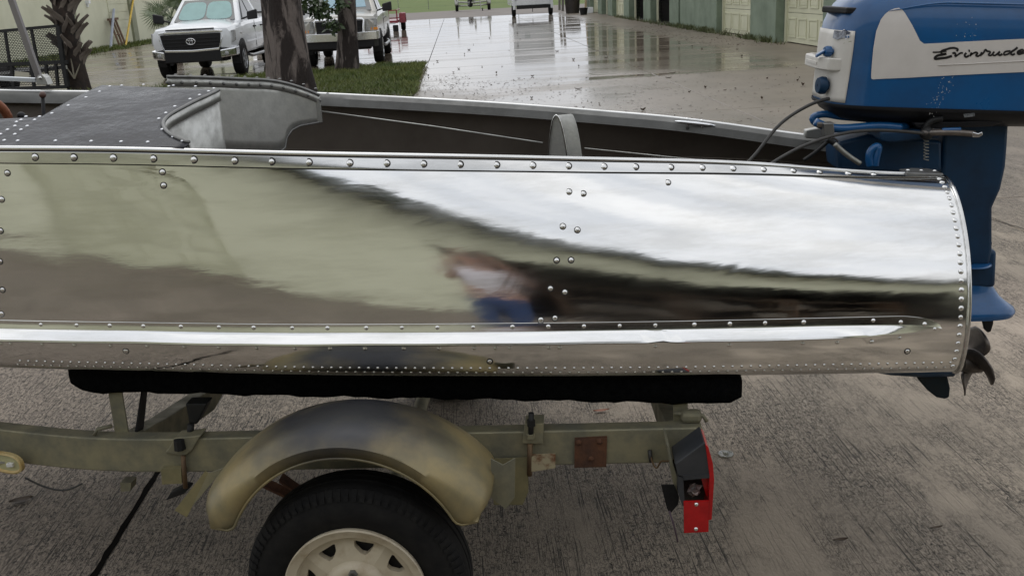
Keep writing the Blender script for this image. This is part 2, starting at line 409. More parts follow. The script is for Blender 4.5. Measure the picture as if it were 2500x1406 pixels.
# ------------------------------------------------------------------ garage building along the right of the yard
FA, RA = 8.40, 8.68
gb = empty('garage_building', AB(FA, 40)); tag(gb, 'green stucco garage row with cream panel doors and open dark bays', 'building')
def blk(m, a0, a1, b0, b1, z0, z1):
    return m.hexa([AB(a0,b0,z0),AB(a1,b0,z0),AB(a1,b1,z0),AB(a0,b1,z0),AB(a0,b0,z1),AB(a1,b0,z1),AB(a1,b1,z1),AB(a0,b1,z1)])
TOP = 4.4; DH = 3.0
pillars = [(19.0,22.55),(25.93,28.22),(32.14,37.45),(37.51,39.13),(42.98,44.61),(48.36,49.92),(53.6,55.2),(57.5,59.0),(62.4,64)]
for i, (b0, b1) in enumerate(pillars):
    blk(MB(), FA + (.05 if i == 2 else 0), RA+.3, b0, b1, 0, TOP).build('pillar', m_green, gb, smooth=0, bevel=.015)
blk(MB(), FA+.02, RA+.3, 19.0, 64, DH, TOP-.004).build('lintel', m_green, gb, smooth=0)
blk(MB(), FA-.55, 16, 18.7, 64.4, TOP, TOP+.28).build('eave', m_fascia, gb, smooth=0)
def panel_door(par, cen, u, wd, ht, rows_, cols, nrm, mat=None, name='garage_door'):
    # cen: bottom centre, u: along, nrm: outward
    mat = mat or m_door; u = Vector(u).normalized(); nrm = Vector(nrm).normalized(); up = Vector((0,0,1))
    def bx(m, s0, s1, z0, z1, t0, t1):
        P = [cen+u*s0+nrm*t0, cen+u*s1+nrm*t0, cen+u*s1+nrm*t1, cen+u*s0+nrm*t1]
        return m.hexa([p+up*z0 for p in P]+[p+up*z1 for p in P])
    rh = ht/rows_; d = None
    for r in range(rows_):
        sec = bx(MB(), -wd/2, wd/2, r*rh+.006, (r+1)*rh-.006, -.04, 0).build(name if r == 0 else 'door_section', mat, par if r == 0 else d, smooth=0)
        if r == 0: d = sec
        cw = wd/cols
        for c in range(cols):
            s0 = -wd/2+c*cw+.09; s1 = s0+cw-.18; z0 = r*rh+.13; z1 = (r+1)*rh-.13
            m = MB(); w_ = .035
            for q in ((s0,s1,z0,z0+w_),(s0,s1,z1-w_,z1),(s0,s0+w_,z0+w_,z1-w_),(s1-w_,s1,z0+w_,z1-w_)): bx(m, *q, 0, .022)
            bx(m, s0+w_+.03, s1-w_-.03, z0+w_+.03, z1-w_-.03, 0, .012)
            m.build('door_panel', mat, d, smooth=0)
    return d
for b0, b1 in ((22.60,25.90),(28.25,32.12),(49.95,53.58),(59.02,62.38)):
    panel_door(gb, AB(RA, (b0+b1)/2, .02), E2, b1-b0-.24, DH-.02, 4, 4, -E1)
    for bb in (b0+.06, b1-.06): blk(MB(), RA-.05, RA+.02, bb-.06, bb+.06, 0, DH).build('door_jamb', m_door, gb, smooth=0)
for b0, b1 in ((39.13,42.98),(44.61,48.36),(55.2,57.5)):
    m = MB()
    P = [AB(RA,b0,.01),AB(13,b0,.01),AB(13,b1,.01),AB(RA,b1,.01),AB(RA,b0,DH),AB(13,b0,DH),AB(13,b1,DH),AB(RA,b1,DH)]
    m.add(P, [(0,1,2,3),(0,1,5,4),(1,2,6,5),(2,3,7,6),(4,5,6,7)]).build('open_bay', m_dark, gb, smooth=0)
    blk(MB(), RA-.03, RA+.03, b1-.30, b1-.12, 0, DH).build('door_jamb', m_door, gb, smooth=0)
blk(MB(), 13.05, 13.2, 19, 64, 0, TOP-.002).build('back_wall', m_green, gb, smooth=0)
blk(MB(), RA+.3, 13.05, 18.98, 19.15, 0, TOP-.003).build('end_wall', m_green, gb, smooth=0)
tag(blk(MB(), 9.6, 10.3, 40.6, 41.3, 0, .75).build('plastic_box', MAT('white_box', (.5,.52,.56), rough=.5), smooth=0, bevel=.03), 'small pale box inside the first open dark garage bay', 'box')

# cream building along the left of the yard
LA = -16.4
lb = empty('workshop_building', AB(LA, 45)); tag(lb, 'long cream workshop wall with olive pilasters across the yard', 'building')
blk(MB(), LA-8, LA, 20, 80, 0, 5.0).build('wall', m_cream, lb, smooth=0)
for b0, b1 in ((24.5,24.9),(34.2,34.6),(43.6,44.0),(51.3,52.0),(60,60.4),(69,69.4)):
    blk(MB(), LA, LA+.12, b0, b1, 0, 5.0).build('pilaster', m_creamdk, lb, smooth=0)
blk(MB(), LA-8.4, LA+.5, 19.6, 80.4, 5.0, 5.3).build('eave', m_fascia, lb, smooth=0)
for k in range(8):
    blk(MB(), LA, LA+.035, 48.35, 51.2, .05+k*.38, .05+k*.38+.365).build('door_board', m_door, lb, smooth=0)
blk(MB(), LA, LA+.1, 48.2, 51.35, 0, .045).build('door_sill', m_creamdk, lb, smooth=0)
m = MB(); blk(m, LA, LA+.16, 45.6, 45.82, 2.0, 2.14); blk(m, LA, LA+.08, 45.66, 45.76, 1.86, 2.0)
m.build('wall_lamp', m_white, lb, smooth=0)

# garage building behind the photographer, seen only mirrored in the hull
FY = -4.7
rb = empty('rear_building', (0, FY, 0)); tag(rb, 'cream garage wall with dark eave and open bay mirrored in the boat hull', 'building')
for x0, x1 in ((-18,-6.1),(-3.1,.0),(6.6,18)):
    MB().span((x0,FY-.3,0),(x1,FY,4.0)).build('wall', m_cream, rb, smooth=0)
MB().span((-6.1,FY-.3,2.7),(-3.1,FY,4.0)).build('lintel', m_cream, rb, smooth=0)
MB().span((.0,FY-.3,3.0),(6.6,FY,4.0)).build('lintel', m_cream, rb, smooth=0)
panel_door(rb, Vector((-4.6,FY-.12,.02)), (1,0,0), 3.0, 2.68, 4, 4, (0,1,0))
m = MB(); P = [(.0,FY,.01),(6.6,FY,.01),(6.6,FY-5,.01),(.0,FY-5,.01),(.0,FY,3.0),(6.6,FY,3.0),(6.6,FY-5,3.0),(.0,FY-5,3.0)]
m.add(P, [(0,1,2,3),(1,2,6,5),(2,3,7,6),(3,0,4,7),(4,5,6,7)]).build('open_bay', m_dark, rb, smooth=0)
sh_ = empty('added_rack', (3.6,FY-1.2,0)); tag(sh_, 'added storage rack with boxes to streak the open bay reflection in the hull', 'rack')  # invented shelves and boxes, put in to break up the hull reflection
for k in range(3): MB().span((1.2,FY-1.6,.5+k*.75),(6.2,FY-.9,.55+k*.75)).build('added_shelf', MAT('added_shelf_brown%d'%k,(.16,.12,.08),rough=.7), sh_, smooth=0)
for k, x in enumerate((1.25,2.9,4.5,6.15)): MB().span((x-.04,FY-1.6,0),(x+.04,FY-.9,2.2)).build('upright', m_wood, sh_, smooth=0)
rq = random.Random(8)
for k in range(11):
    x = 1.5+k*.42; z = .56+.75*rq.choice((0,1,2)); MB().span((x,FY-1.4,z),(x+.34,FY-1.0,z+rq.uniform(.2,.45))).build('box', MAT('added_rack_box%d'%k,(lambda q: (.22*q,.19*q,.15*q))(rq.uniform(.25,1)),rough=.7), sh_, smooth=0)  # boxes of the added rack
MB().span((-18.3,FY-6,4.0),(18.3,FY+.55,4.30)).build('eave', m_fascia, rb, smooth=0)
MB().span((-18,FY-6,0),(18,FY-5.9,4.0)).build('back_wall', m_cream, rb, smooth=0)
# ------------------------------------------------------------------ the riveted aluminium boat
YC = 3.08
HB = spline([-3.5,-2.8,-2.2,-1.6,-.8,-.25,.4,1.05], [.03,.38,.58,.69,.725,.71,.66,.585])
KA = spline([-3.5,-1.6,-.7,-.15,.4,1.05], [0,9,38,62,94,128])
T0 = spline([-3.5,-1.6,-.85,-.25,.1,1.05], [-6,-.3,-.6,2.2,3.8,6])
ZS = spline([-3.5,-2.4,-1.6,-1.2,-.8,-.25,.2,.6,1.04], [1.02,.955,.928,.919,.903,.882,.862,.844,.823])
LU = spline([-3.5,-2.4,-1.6,-1.2,-.8,-.25,.2,.6,.85,1.04], [.62,.53,.496,.488,.478,.468,.470,.480,.490,.506])
DN = spline([-3.5,-1.6,-.8,.2,1.04], [.20,.135,.141,.147,.156])
XT = 1.045
def hull(X, s):
    """near side: point and outward normal at arc length s above (below if < 0) the strake line"""
    y0 = YC-HB(X); z0 = ZS(X)
    if s >= 0:
        a = rad(T0(X)); k = max(rad(KA(X)), 1e-4); t = a+k*s
        sb = .62*LU(X); ex = rad(26)*sstep(.25, .95, X)
        if s <= sb or ex < 1e-4:
            y = y0 + (math.cos(a)-math.cos(t))/k; z = z0 + (math.sin(t)-math.sin(a))/k
        else:
            tb = a+k*sb; y = y0 + (math.cos(a)-math.cos(tb))/k; z = z0 + (math.sin(tb)-math.sin(a))/k; q_ = LU(X)-sb; h_ = (s-sb)/10
            for i_ in range(10):
                u_ = sb+h_*(i_+.5); tt = a+k*u_+ex*((u_-sb)/q_)**2; y += math.sin(tt)*h_; z += math.cos(tt)*h_
            t = t+ex*((s-sb)/q_)**2
    else:
        a = rad(T0(X)); D = DN(X); k0 = 1.7; s1 = min(-s, D*.74); t = a - k0*s1*2
        kk = k0*2
        y = y0 + (math.cos(a-kk*s1)-math.cos(a))/(kk)*-1; z = z0 - (math.sin(a)-math.sin(a-kk*s1))/kk
        t = a-kk*s1
        if -s > D*.74:
            s2 = -s-D*.74; k2 = (rad(76)+t)/(D*.34) if D > 0 else 1
            t2 = t-k2*s2
            y += (math.cos(t2)-math.cos(t))/k2*-1; z += -(math.sin(t)-math.sin(t2))/k2; t = t2
    Xs = X + (z-.83)*.035*sstep(.0, 1.0, X)
    # plan slope for the normal
    e = .01; dy = -(HB(min(X+e,1.1))-HB(X-e))/(2*e)
    n = Vector((dy*math.cos(t), -math.cos(t), math.sin(t))).normalized()
    return Vector((Xs, y, z)), n
def mirY(p): return Vector((p[0], 2*YC-p[1], p[2]))

def alu(name, r0, r1, wave=.5, col=(.83,.83,.82), col2=(.72,.715,.695), streak=(1.2,5,9)):
    m = bpy.data.materials.new(name); m.use_nodes = True; t = m.node_tree; b = t.nodes['Principled BSDF']; lk = t.links.new
    b.inputs['Metallic'].default_value = 1
    tc = N(t, 'ShaderNodeTexCoord')
    def noise(sca, stretch, det=4, rough=.6, dist=0):
        mp = N(t, 'ShaderNodeMapping'); mp.inputs['Scale'].default_value = stretch; lk(tc.outputs['Object'], mp.inputs[0])
        n = N(t, 'ShaderNodeTexNoise'); n.inputs['Scale'].default_value = sca; n.inputs['Detail'].default_value = det; n.inputs['Roughness'].default_value = rough; n.inputs['Distortion'].default_value = dist
        lk(mp.outputs[0], n.inputs['Vector']); return n.outputs['Fac']
    def mr(v, a, c, x, y):
        r = N(t, 'ShaderNodeMapRange', interpolation_type='SMOOTHSTEP')
        for k, q in (('From Min', a), ('From Max', c), ('To Min', x), ('To Max', y)): r.inputs[k].default_value = q
        lk(v, r.inputs['Value']); return r.outputs[0]
    n1 = noise(2.2, streak, 6, .65); n2 = noise(1.4, (1,1,1), 4)
    mi = N(t, 'ShaderNodeMixRGB'); mi.inputs['Color1'].default_value = (*col, 1); mi.inputs['Color2'].default_value = (*col2, 1); lk(mr(n1, .4, .68, 0, 1), mi.inputs['Fac']); lk(mi.outputs[0], b.inputs['Base Color'])
    ad = N(t, 'ShaderNodeMath', operation='ADD'); lk(mr(n1, .35, .7, 0, (r1-r0)*.5), ad.inputs[0]); lk(mr(n2, .35, .65, r0, r0+(r1-r0)*.5), ad.inputs[1]); lk(ad.outputs[0], b.inputs['Roughness'])
    b1 = N(t, 'ShaderNodeBump'); b1.inputs['Strength'].default_value = wave; b1.inputs['Distance'].default_value = .012
    b0 = N(t, 'ShaderNodeBump'); b0.inputs['Strength'].default_value = wave*.5; b0.inputs['Distance'].default_value = .003
    lk(noise(7.5, (.8,1,1.6), 2.5, .5, .6), b0.inputs['Height']); lk(b0.outputs[0], b1.inputs['Normal'])
    lk(noise(2.1, (1,1,1.5), 2.0, .45, .3), b1.inputs['Height'])
    b2 = N(t, 'ShaderNodeBump'); b2.inputs['Strength'].default_value = .06; b2.inputs['Distance'].default_value = .001
    lk(noise(40, (.35,1,3.0), 3, .6), b2.inputs['Height']); lk(b1.outputs[0], b2.inputs['Normal']); lk(b2.outputs[0], b.inputs['Normal'])
    return m
m_hull = alu('polished_aluminium', .035, .14, .42)
m_trim = alu('trim_aluminium', .10, .24, .08, (.70,.70,.69), (.55,.55,.54))
m_rivet = MAT('rivet_aluminium', (.72,.72,.71), rough=.22, metal=1)
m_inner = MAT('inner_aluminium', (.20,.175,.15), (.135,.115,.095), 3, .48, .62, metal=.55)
m_panel = MAT('dull_aluminium', (.50,.50,.475), (.36,.36,.34), 22, .36, .55, metal=.75, bump=.08, bscale=120)
m_panel2 = MAT('grey_edge_metal', (.22,.22,.215), (.15,.15,.145), 12, .45, metal=.7)
m_grime_shade = MAT('seam_grime_shade', (.02,.019,.017), rough=.7)
m_floor = MAT('boat_floor', (.06,.05,.042), (.04,.033,.03), 5, .7)

boat = empty('boat', (-.8, YC, .66)); tag(boat, 'polished riveted aluminium runabout boat resting on the trailer', 'boat')
Xg = [-3.48 + (XT+3.48)*i/230 for i in range(231)]
def Srange(X): return -DN(X)*1.10, LU(X)
def side(mir, off=0.0, nS=64, Xs=Xg):
    rows = []
    for X in Xs:
        lo, hi = Srange(X); r = []
        for j in range(nS+1):
            p, n = hull(X, lo+(hi-lo)*j/nS); p = p + n*off
            r.append(mirY(p) if mir else p)
        rows.append(r)
    return rows
hs_near = MB().grid(side(False)).build('hull_side', m_hull, boat, smooth=180)
MB().grid(side(True)).build('hull_side', m_hull, boat, smooth=180)
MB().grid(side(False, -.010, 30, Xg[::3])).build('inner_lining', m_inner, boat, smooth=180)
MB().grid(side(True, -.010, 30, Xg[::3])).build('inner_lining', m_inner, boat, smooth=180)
# bottom and floor
rows = []; rows2 = []
for X in Xg[::4]:
    p, n = hull(X, Srange(X)[0]); kz = p.z-.05*min(1, HB(X)/.5)
    r = [p.lerp(Vector((p.x, YC, kz)), j/6) for j in range(7)]; rows.append(r + [mirY(q) for q in reversed(r[:-1])])
    q = hull(X, -DN(X)*.5)[0]; q.y += .012; rows2.append([q, Vector((q.x, YC, q.z)), mirY(q)])
MB().grid(rows).build('hull_bottom', m_hull, boat, smooth=60)
MB().grid(rows2).build('floor', m_floor, boat, smooth=60)
# transom
lo, hi = Srange(XT); ring = [hull(XT, lo+(hi-lo)*j/40)[0] + Vector((-.004,0,0)) for j in range(41)]
keel = Vector((ring[0].x, YC, ring[0].z-.05))
top = ring[-1]
poly = [keel] + ring + [Vector((top.x, YC-.22, top.z-.01)), Vector((top.x, YC-.2, top.z-.07)), Vector((top.x, YC+.2, top.z-.07)), Vector((top.x, YC+.22, top.z-.01))] + [mirY(p) for p in reversed(ring)]
MB().prism(poly, (-.03,0,0)).build('transom', m_hull, boat, smooth=30)
# rolled transom edge with rivets
edge = [hull(XT, lo+(hi-lo)*j/60)[0] + hull(XT, lo+(hi-lo)*j/60)[1]*.001 for j in range(61)]
eo = MB().tube(edge, .006, 8).build('transom_edge', m_trim, boat, smooth=180)
MB().tube([mirY(p) for p in edge], .006, 8).build('transom_edge', m_trim, boat, smooth=180)

# rivets -------------------------------------------------------------
def dome(r, h, n=10, m=4):
    mb = MB(); rows = [[Vector((r*math.cos(a)*math.cos(2*math.pi*k/n), r*math.cos(a)*math.sin(2*math.pi*k/n), h*math.sin(a))) for k in range(n)] for a in [math.pi/2*i/m*.999 for i in range(m+1)]]
    return mb.grid(rows, closeu=True)
me_riv = dome(.0072, .0037).mesh('rivet', m_rivet, 180)
me_rivs = dome(.0060, .0038, 8, 3).mesh('rivet', m_rivet, 180)
me_grime_shade = MB().lathe([(.0092, .0004), (.0001, .0006)], 14).mesh('rivet_seat', m_grime_shade, 0)
me_rivw = dome(.0052, .0024, 8, 3).mesh('rivet', MAT('bright_rivet', (.6,.61,.63), rough=.28, metal=1), 180)
_gx = np.linspace(-1.75, XT, 300); _gs = np.linspace(-.17, .56, 150)
_tab = []
for X in _gx:
    for s in _gs:
        lo_, hi_ = Srange(X)
        if lo_ <= s <= hi_:
            p, n = hull(X, s); x, y = proj(p); _tab.append((x, y, X, s))
_tab = np.array(_tab)
def hullpx(x, y):
    i = np.argmin((_tab[:,0]-x)**2+(_tab[:,1]-y)**2); return float(_tab[i,2]), float(_tab[i,3])
def rivet_at(X, s, off, parent, me=me_riv, ring=False):
    p, n = hull(X, s); o = inst('rivet', me, parent, frame(p+n*off, (1,0,0), (n+Vector((random.gauss(0,.05),0,random.gauss(0,.05)))).normalized()) @ Matrix.Scale(random.uniform(.9,1.1),4))
    if ring: inst('rivet_seat', me_grime_shade, parent, frame(p+n*(off-.0002), (1,0,0), n))
    return o
hullrivets = [(398,420),(403,455),(18,423),(8,486),(4,562),(2,636),(3,708),(2,766),(1633,447),(1385,470),(1422,475),(1374,553),(1411,563),(1356,636),(1394,637),(1340,706),(1378,711),(1322,779),(1356,775),(306,858),(1195,882),(2212,858)]
for x, y in hullrivets: X, s = hullpx(x, y); rivet_at(X, s, .0004, hs_near, ring=True)
# along the transom edge
L_ = hi-lo; k = 0; s = lo+.05
while s < hi-.02:
    rivet_at(XT-.022, s, .0004, hs_near); s += .0245
# chine rivets: two staggered rows, too fine to pick apart
cb = MB()
dm = dome(.0042, .0028, 6, 2)
X = -1.55; k = 0
while X < XT-.03:
    for row, so in ((0, -.80), (1, -.69)):
        p, n = hull(X+row*.0125, DN(X)*so); Mx = frame(p+n*.0003, (1,0,0), n); cb.add([Mx @ Vector(v) for v in dm.v], dm.f)
    X += .025
tag(cb.build('chine_rivets', m_rivet, boat, smooth=180), kind='stuff')

# gunwale: riveted outer strip, rolled top bead, inner flange -----------
def gunwale(mir):
    F_ = (lambda p: mirY(p)) if mir else (lambda p: p)
    rows = []; bead = []; inn = []; seam = []; seam2 = []
    for X in Xg[::2]:
        hi_ = LU(X); r = []
        for s_, o_ in ((-.034,.0004),(-.0338,.0040),(-.030,.0044),(-.018,.0044),(-.006,.0044),(-.003,.0036)):
            p, n = hull(X, hi_+s_); r.append(F_(p+n*o_))
        p, n = hull(X, hi_-.0352); seam.append(F_(p+n*.0004)); p, n = hull(X, hi_-.0035); seam2.append(F_(p+n*.0042))
        rows.append(r); p, n = hull(X, hi_); tv = Vector((0, n.z, -n.y)); q = Vector((p.x, p.y, p.z))
        bead.append(F_(q + Vector((0, .002, .003))))
        inn.append([F_(q + Vector((0,.004,.006))), F_(q+Vector((0,.014,.005))), F_(q+Vector((0,.036,-.008))), F_(q+Vector((0,.046,-.036))), F_(q+Vector((0,.040,-.037))), F_(q+Vector((0,.014,-.010)))])
    st = MB().grid(rows).build('gunwale_strip', m_trim, boat, smooth=14)
    MB().tube(seam, .0016, 5).build('seam_shadow_line', m_grime_shade, boat, smooth=180); MB().tube(seam2, .0014, 5).build('seam_shadow_line', m_grime_shade, boat, smooth=180)  # dirt-dark tubes draw the shadow line along the strip and bead seams
    MB().tube(bead, .0075, 8).build('gunwale_bead', m_trim, boat, smooth=180)
    MB().grid(inn, closeu=True).build('gunwale_flange', m_flange, boat, smooth=40)
    return st
m_flange = MAT('flange_aluminium', (.15,.15,.145), (.10,.10,.095), 6, .40, .6, metal=.4, rscale=14, spec=.3)
gs = gunwale(False); gunwale(True)
me_rivg = dome(.0082, .0044, 12, 4).mesh('rivet', m_rivet, 180); me_grg = MB().lathe([(.0108, .0004), (.0001, .0006)], 14).mesh('rivet_seat', m_grime_shade, 0)
gpx = [87,183,279,376,472,569,665,759,853,946,1037,1126,1214,1300,1386,1470,1552,1633,1712,1788,1860,1931,1999,2064,2128]
for x in gpx:
    y = np.interp(x, [0,460,740,1250,1800,2180], [377,379,384,400,405,408])
    X, s_ = hullpx(x, y+6); rivet_at(X, LU(X)-.0185, .0044, gs, me_rivg)
    p, n = hull(X, LU(X)-.0185); inst('rivet_seat', me_grg, gs, frame(p+n*.0043, (1,0,0), n))
X = -1.62
while X > -3.3: rivet_at(X, LU(X)-.0185, .0046, gs); X -= .104
# corner cap at the stern
def capm(mir):
    F_ = (lambda p: mirY(p)) if mir else (lambda p: p)
    base = [hull(x, LU(x))[0] for x in (XT-.115, XT-.08, XT-.03, XT+.0)]
    mb = MB(); rows = []
    for i, b in enumerate(base):
        e = .004 if i in (0, 3) else 0
        rows.append([F_(b+Vector((0,-.020+e,-.014))), F_(b+Vector((0,-.020+e,.010))), F_(b+Vector((0,-.008,.013-e))), F_(b+Vector((0,.045,.013-e))), F_(b+Vector((0,.045,-.004))), F_(b+Vector((0,.0,-.006)))])
    mb.grid(rows, closeu=True); mb.add(rows[0], [tuple(range(6))]); mb.add(rows[-1], [tuple(range(6))])
    o = mb.build('corner_cap', m_panel2, boat, smooth=40, bevel=.002, fix=True)
    for i in (0, 1, 2): inst('screw', me_rivs, o, frame(F_(base[i]*.6+base[i+1]*.4+Vector((0,.012,.0125))), (1,0,0), (0,0,1)))
capm(False); capm(True)

# spray strake -----------------------------------------------------------
def strake(mir):
    F_ = (lambda p: mirY(p)) if mir else (lambda p: p)
    rows = []; XE = .972; Xl = [x for x in Xg if x < XE-.13] + [XE-.13+.13*i/24 for i in range(25)]
    for X in Xl:
        e = max(0, (XE-X)/.13); f = math.sqrt(max(0, 1-(1-min(e,1))**2)); f = max(f, .02)
        rd = sstep(0, .34, XE-X) * sstep(-3.5,-3.2,X)
        wob = .0006*math.sin(X*9)+.0004*math.sin(X*21+1)
        ds = (.0022*math.exp(-((X-.215)/.02)**2))
        r = []
        for s_, o_ in ((.0375,.0004),(.037,.0028),(.0165,.0034),(.0125,.0040+.001*rd),(.0085,.0045+.004*rd),(-.0065,.004+(.0255-ds*3)*rd),(-.0105,.0038+.0275*rd),(-.0135,.0036+.0255*rd),(-.0160,.0035+.004*rd),(-.020,.0034),(-.0385,.0028),(-.039,.0004)):
            ss = s_*f + (wob+ds*2)*rd*(1 if -.015 < s_ < .01 else 0) - .004
            p, n = hull(X, ss); r.append(F_(p+n*o_))
        rows.append(r)
    return MB().grid(rows).build('spray_strake', m_hull2, boat, smooth=28)
m_hull2 = alu('strake_aluminium', .08, .22, .10, (.84,.84,.83), (.72,.72,.70))
sk = strake(False); strake(True)
ux = [99,184,269,355,443,533,622,712,801,892,981,1070,1159,1248,1338,1426,1514,1602,1691,1779,1868,1957,2130,2201,2255]
for x in ux:
    y = np.interp(x, [0,600,1250,1800,2130,2255], [787,803,800,791,782,787]); X, s_ = hullpx(x, y)
    rivet_at(X, .0232 if x < 2150 else (.017 if x < 2230 else .010), .0030, sk, me_rivs)
X0, _ = hullpx(2284, 800); rivet_at(X0, -.004, .003, sk, me_rivs)
for x in [8,28,107,188,274,359,448,537,626,716,805,893,983,1072,1160,1207,1248,1338,1366,1600,1778,1955,2042,2128,2190]:
    X, s_ = hullpx(x, 845); rivet_at(X, -.0345 if x < 2150 else -.026, .003, sk, me_rivs)

# deck, bulkhead panels, inner fittings ----------------------------------
def deckz(X, Y): return 1.404 + .104*math.sin(min(max((Y-2.40)/.70, 0), 1)*math.pi/2) + (-1.2-X)*.045
def ondeck(x, y):
    d = ray(x, y).normalized(); a, b = 1.8, 5.5
    f = lambda t: (CAM+d*t).z - deckz((CAM+d*t).x, (CAM+d*t).y)
    for _ in range(60):
        m_ = (a+b)/2
        if f(m_) > 0: a = m_
        else: b = m_
    return CAM + d*a
rgt = [ondeck(*q) for q in ((462,353),(424,338),(402,318),(400,304),(412,289),(440,272),(470,256),(500,242),(535,225))]
lft = [ondeck(*q) for q in ((100,292),(150,262),(200,236),(250,213))]
lft = [Vector((-2.3,2.40,0)), Vector((-2.1, lft[0].y-.08, 0)), Vector((lft[0].x-.25, lft[0].y-.03, 0))] + lft
yR = [p.y for p in rgt]; yL = [p.y for p in lft]
ymax = min(yR[-1], yL[-1]); y0 = hull(-1.2, LU(-1.2))[0].y+.006
rows = []
for j in range(41):
    Ya = y0 + (yL[-1]-y0)*j/40; Yb = y0 + (yR[-1]-y0)*j/40; xr = float(np.interp(Yb, yR, [p.x for p in rgt])); xl = float(np.interp(Ya, yL, [p.x for p in lft]))
    rows.append([Vector((xl+(xr-xl)*i/40, Ya+(Yb-Ya)*i/40, deckz(xl+(xr-xl)*i/40, Ya+(Yb-Ya)*i/40)+.006)) for i in range(41)])
m_deck = MAT('black_vinyl', (.009,.009,.012), (.018,.018,.022), 7, .20, .36, bump=.7, bscale=3.2, bdist=.03, rscale=9, spec=.22)
m_vin = m_deck.node_tree
_n = N(m_vin, 'ShaderNodeTexNoise'); _n.inputs['Scale'].default_value = 260; _b = N(m_vin, 'ShaderNodeBump'); _b.inputs['Strength'].default_value = .18; _b.inputs['Distance'].default_value = .0015
_tc = [n for n in m_vin.nodes if n.type == 'TEX_COORD'][0]; _ob = [n for n in m_vin.nodes if n.type == 'BUMP' and n != _b][0]
m_vin.links.new(_tc.outputs['Object'], _n.inputs['Vector']); m_vin.links.new(_n.outputs['Fac'], _b.inputs['Height']); m_vin.links.new(_ob.outputs[0], _b.inputs['Normal'])
m_vin.links.new(_b.outputs[0], m_vin.nodes['Principled BSDF'].inputs['Normal'])
dk = MB().grid(rows).build('deck', m_deck, boat, smooth=60, solid=.006)
edgeR = [Vector((p.x, p.y, deckz(p.x, p.y)+.006)) for p in rgt]
MB().tube(curve3(edgeR, 40), .0055, 6).build('deck_edge', m_panel2, boat, smooth=180)
def drape(pts, h, name, mat, off=Vector((0,0,0))):
    c = curve3(pts, 40); return MB().grid([[p+off, p+off-Vector((0,0,h))] for p in c]).build(name, mat, boat, smooth=60, solid=.003)
drape(edgeR, .028, 'edge_strip', m_panel, Vector((.004,.0,-.004)))
drape(edgeR, .34, 'bulkhead_panel', m_panel, Vector((-.003,0,-.004)))
for x, y in [(42,303),(65,290),(98,290),(53,298),(86,298),(38,313),(68,313),(20,322),(53,322),(3,333),(38,333),(12,348),(45,349),(128,282),(168,263),(211,243),(244,229),(269,216),(298,214),(351,212),(413,216),(424,214),(478,216),(523,221),(510,228),(488,237),(465,247),(428,265),(406,281),(389,295),(397,321),(424,339),(137,349),(224,350),(297,351),(362,352),(447,349)]:
    p = ondeck(x, y); e = .01; n = Vector((0, -(deckz(p.x,p.y+e)-deckz(p.x,p.y-e))/(2*e), 1)).normalized()
    inst('rivet', me_rivw, dk, frame(Vector((p.x,p.y,deckz(p.x,p.y)))+n*.0062, (1,0,0), n))
# far bulkhead panel with its riveted edge strip
topx = [(408,189,3.26),(470,190,3.31),(540,192,3.38),(600,195,3.45),(650,197,3.52),(690,203,3.57),(730,214,3.61),(760,225,3.635),(781,234,3.65)]
tp = curve3([onY(x, y, Y) for x, y, Y in topx], 48)
botpx = [(408,360),(560,372),(660,374),(679,360),(684,338),(700,318),(722,308),(750,303),(781,298)]
rows = []
for p in tp:
    x, y = proj(p); yb = float(np.interp(x, [q[0] for q in botpx], [q[1] for q in botpx])); q = onY(x, yb, p.y); q = Vector((p.x, p.y, q.z))
    rows.append([p.lerp(q, i/6) for i in range(7)])
me_rivd = dome(.0062, .0036, 8, 3).mesh('rivet', m_panel2, 180)
fp = MB().grid(rows).build('bulkhead_panel', m_panel, boat, smooth=60, solid=.004)
MB().grid([[p+Vector((0,-.003,0)), p+Vector((0,-.003,-.031))] for p in tp]).build('edge_strip', m_panel, boat, smooth=60, solid=.003)
MB().tube([p+Vector((0,-.002,.002)) for p in tp], .0055, 6).build('deck_edge', m_panel2, boat, smooth=180)
MB().tube([r[-1] for r in rows], .004, 6).build('panel_edge', m_panel2, boat, smooth=180)
q = rows[-1]; MB().prism([q[0]+Vector((-.03,-.006,-.01)), q[0]+Vector((0,-.006,-.01)), q[-1]+Vector((0,-.006,0)), q[-1]+Vector((-.03,-.006,0))], (0,-.003,0)).build('edge_strip', m_panel, boat, smooth=0)
for i in range(0, 49, 4):
    p = tp[i]; inst('rivet', me_rivd, fp, frame(p+Vector((0,-.0065,-.017)), (1,0,0), (0,-1,0)))
    inst('rivet', me_rivd, fp, frame(p+Vector((.03,.002,.006)), (1,0,0), (0,0,1)))
# control line along the inner far side, ribs, stern brace
MB().tube([onY(783,272,3.62), onY(1060,309,3.58), onY(1325,349,3.50)], .0028, 6).build('control_line', m_panel, boat, smooth=180)
MB().tube([onY(1427,362,3.45), onY(1640,384,3.40), onY(1760,396,3.38)], .002, 6).build('control_line', m_panel, boat, smooth=180)
for sx in (-.62, -.1, .45):
    pts = [mirY(hull(sx, -.05+(LU(sx)-.02+.05)*j/14)[0] + hull(sx, -.05+(LU(sx)+.03)*j/14)[1]*-.014) for j in range(15)]
for yb in ((.20,.0), (.10,.0)):
    pts = [mirY(hull(x, LU(x)*(.52 if yb[0] == .2 else .22)+.03*math.sin(x*2.6))[0]+hull(x, .2)[1]*-.012) for x in np.linspace(-1.1, .95, 40)]
    MB().tube(pts, .006, 6).build('inner_stringer', m_inner, boat, smooth=180)
bx_ = onY(1372, 385, 2.98); ax = Vector((.93,-.36,0)); dp = Vector((.36,.93,0))
hgt = onY(1366,281,2.98).z-.86; pr = []
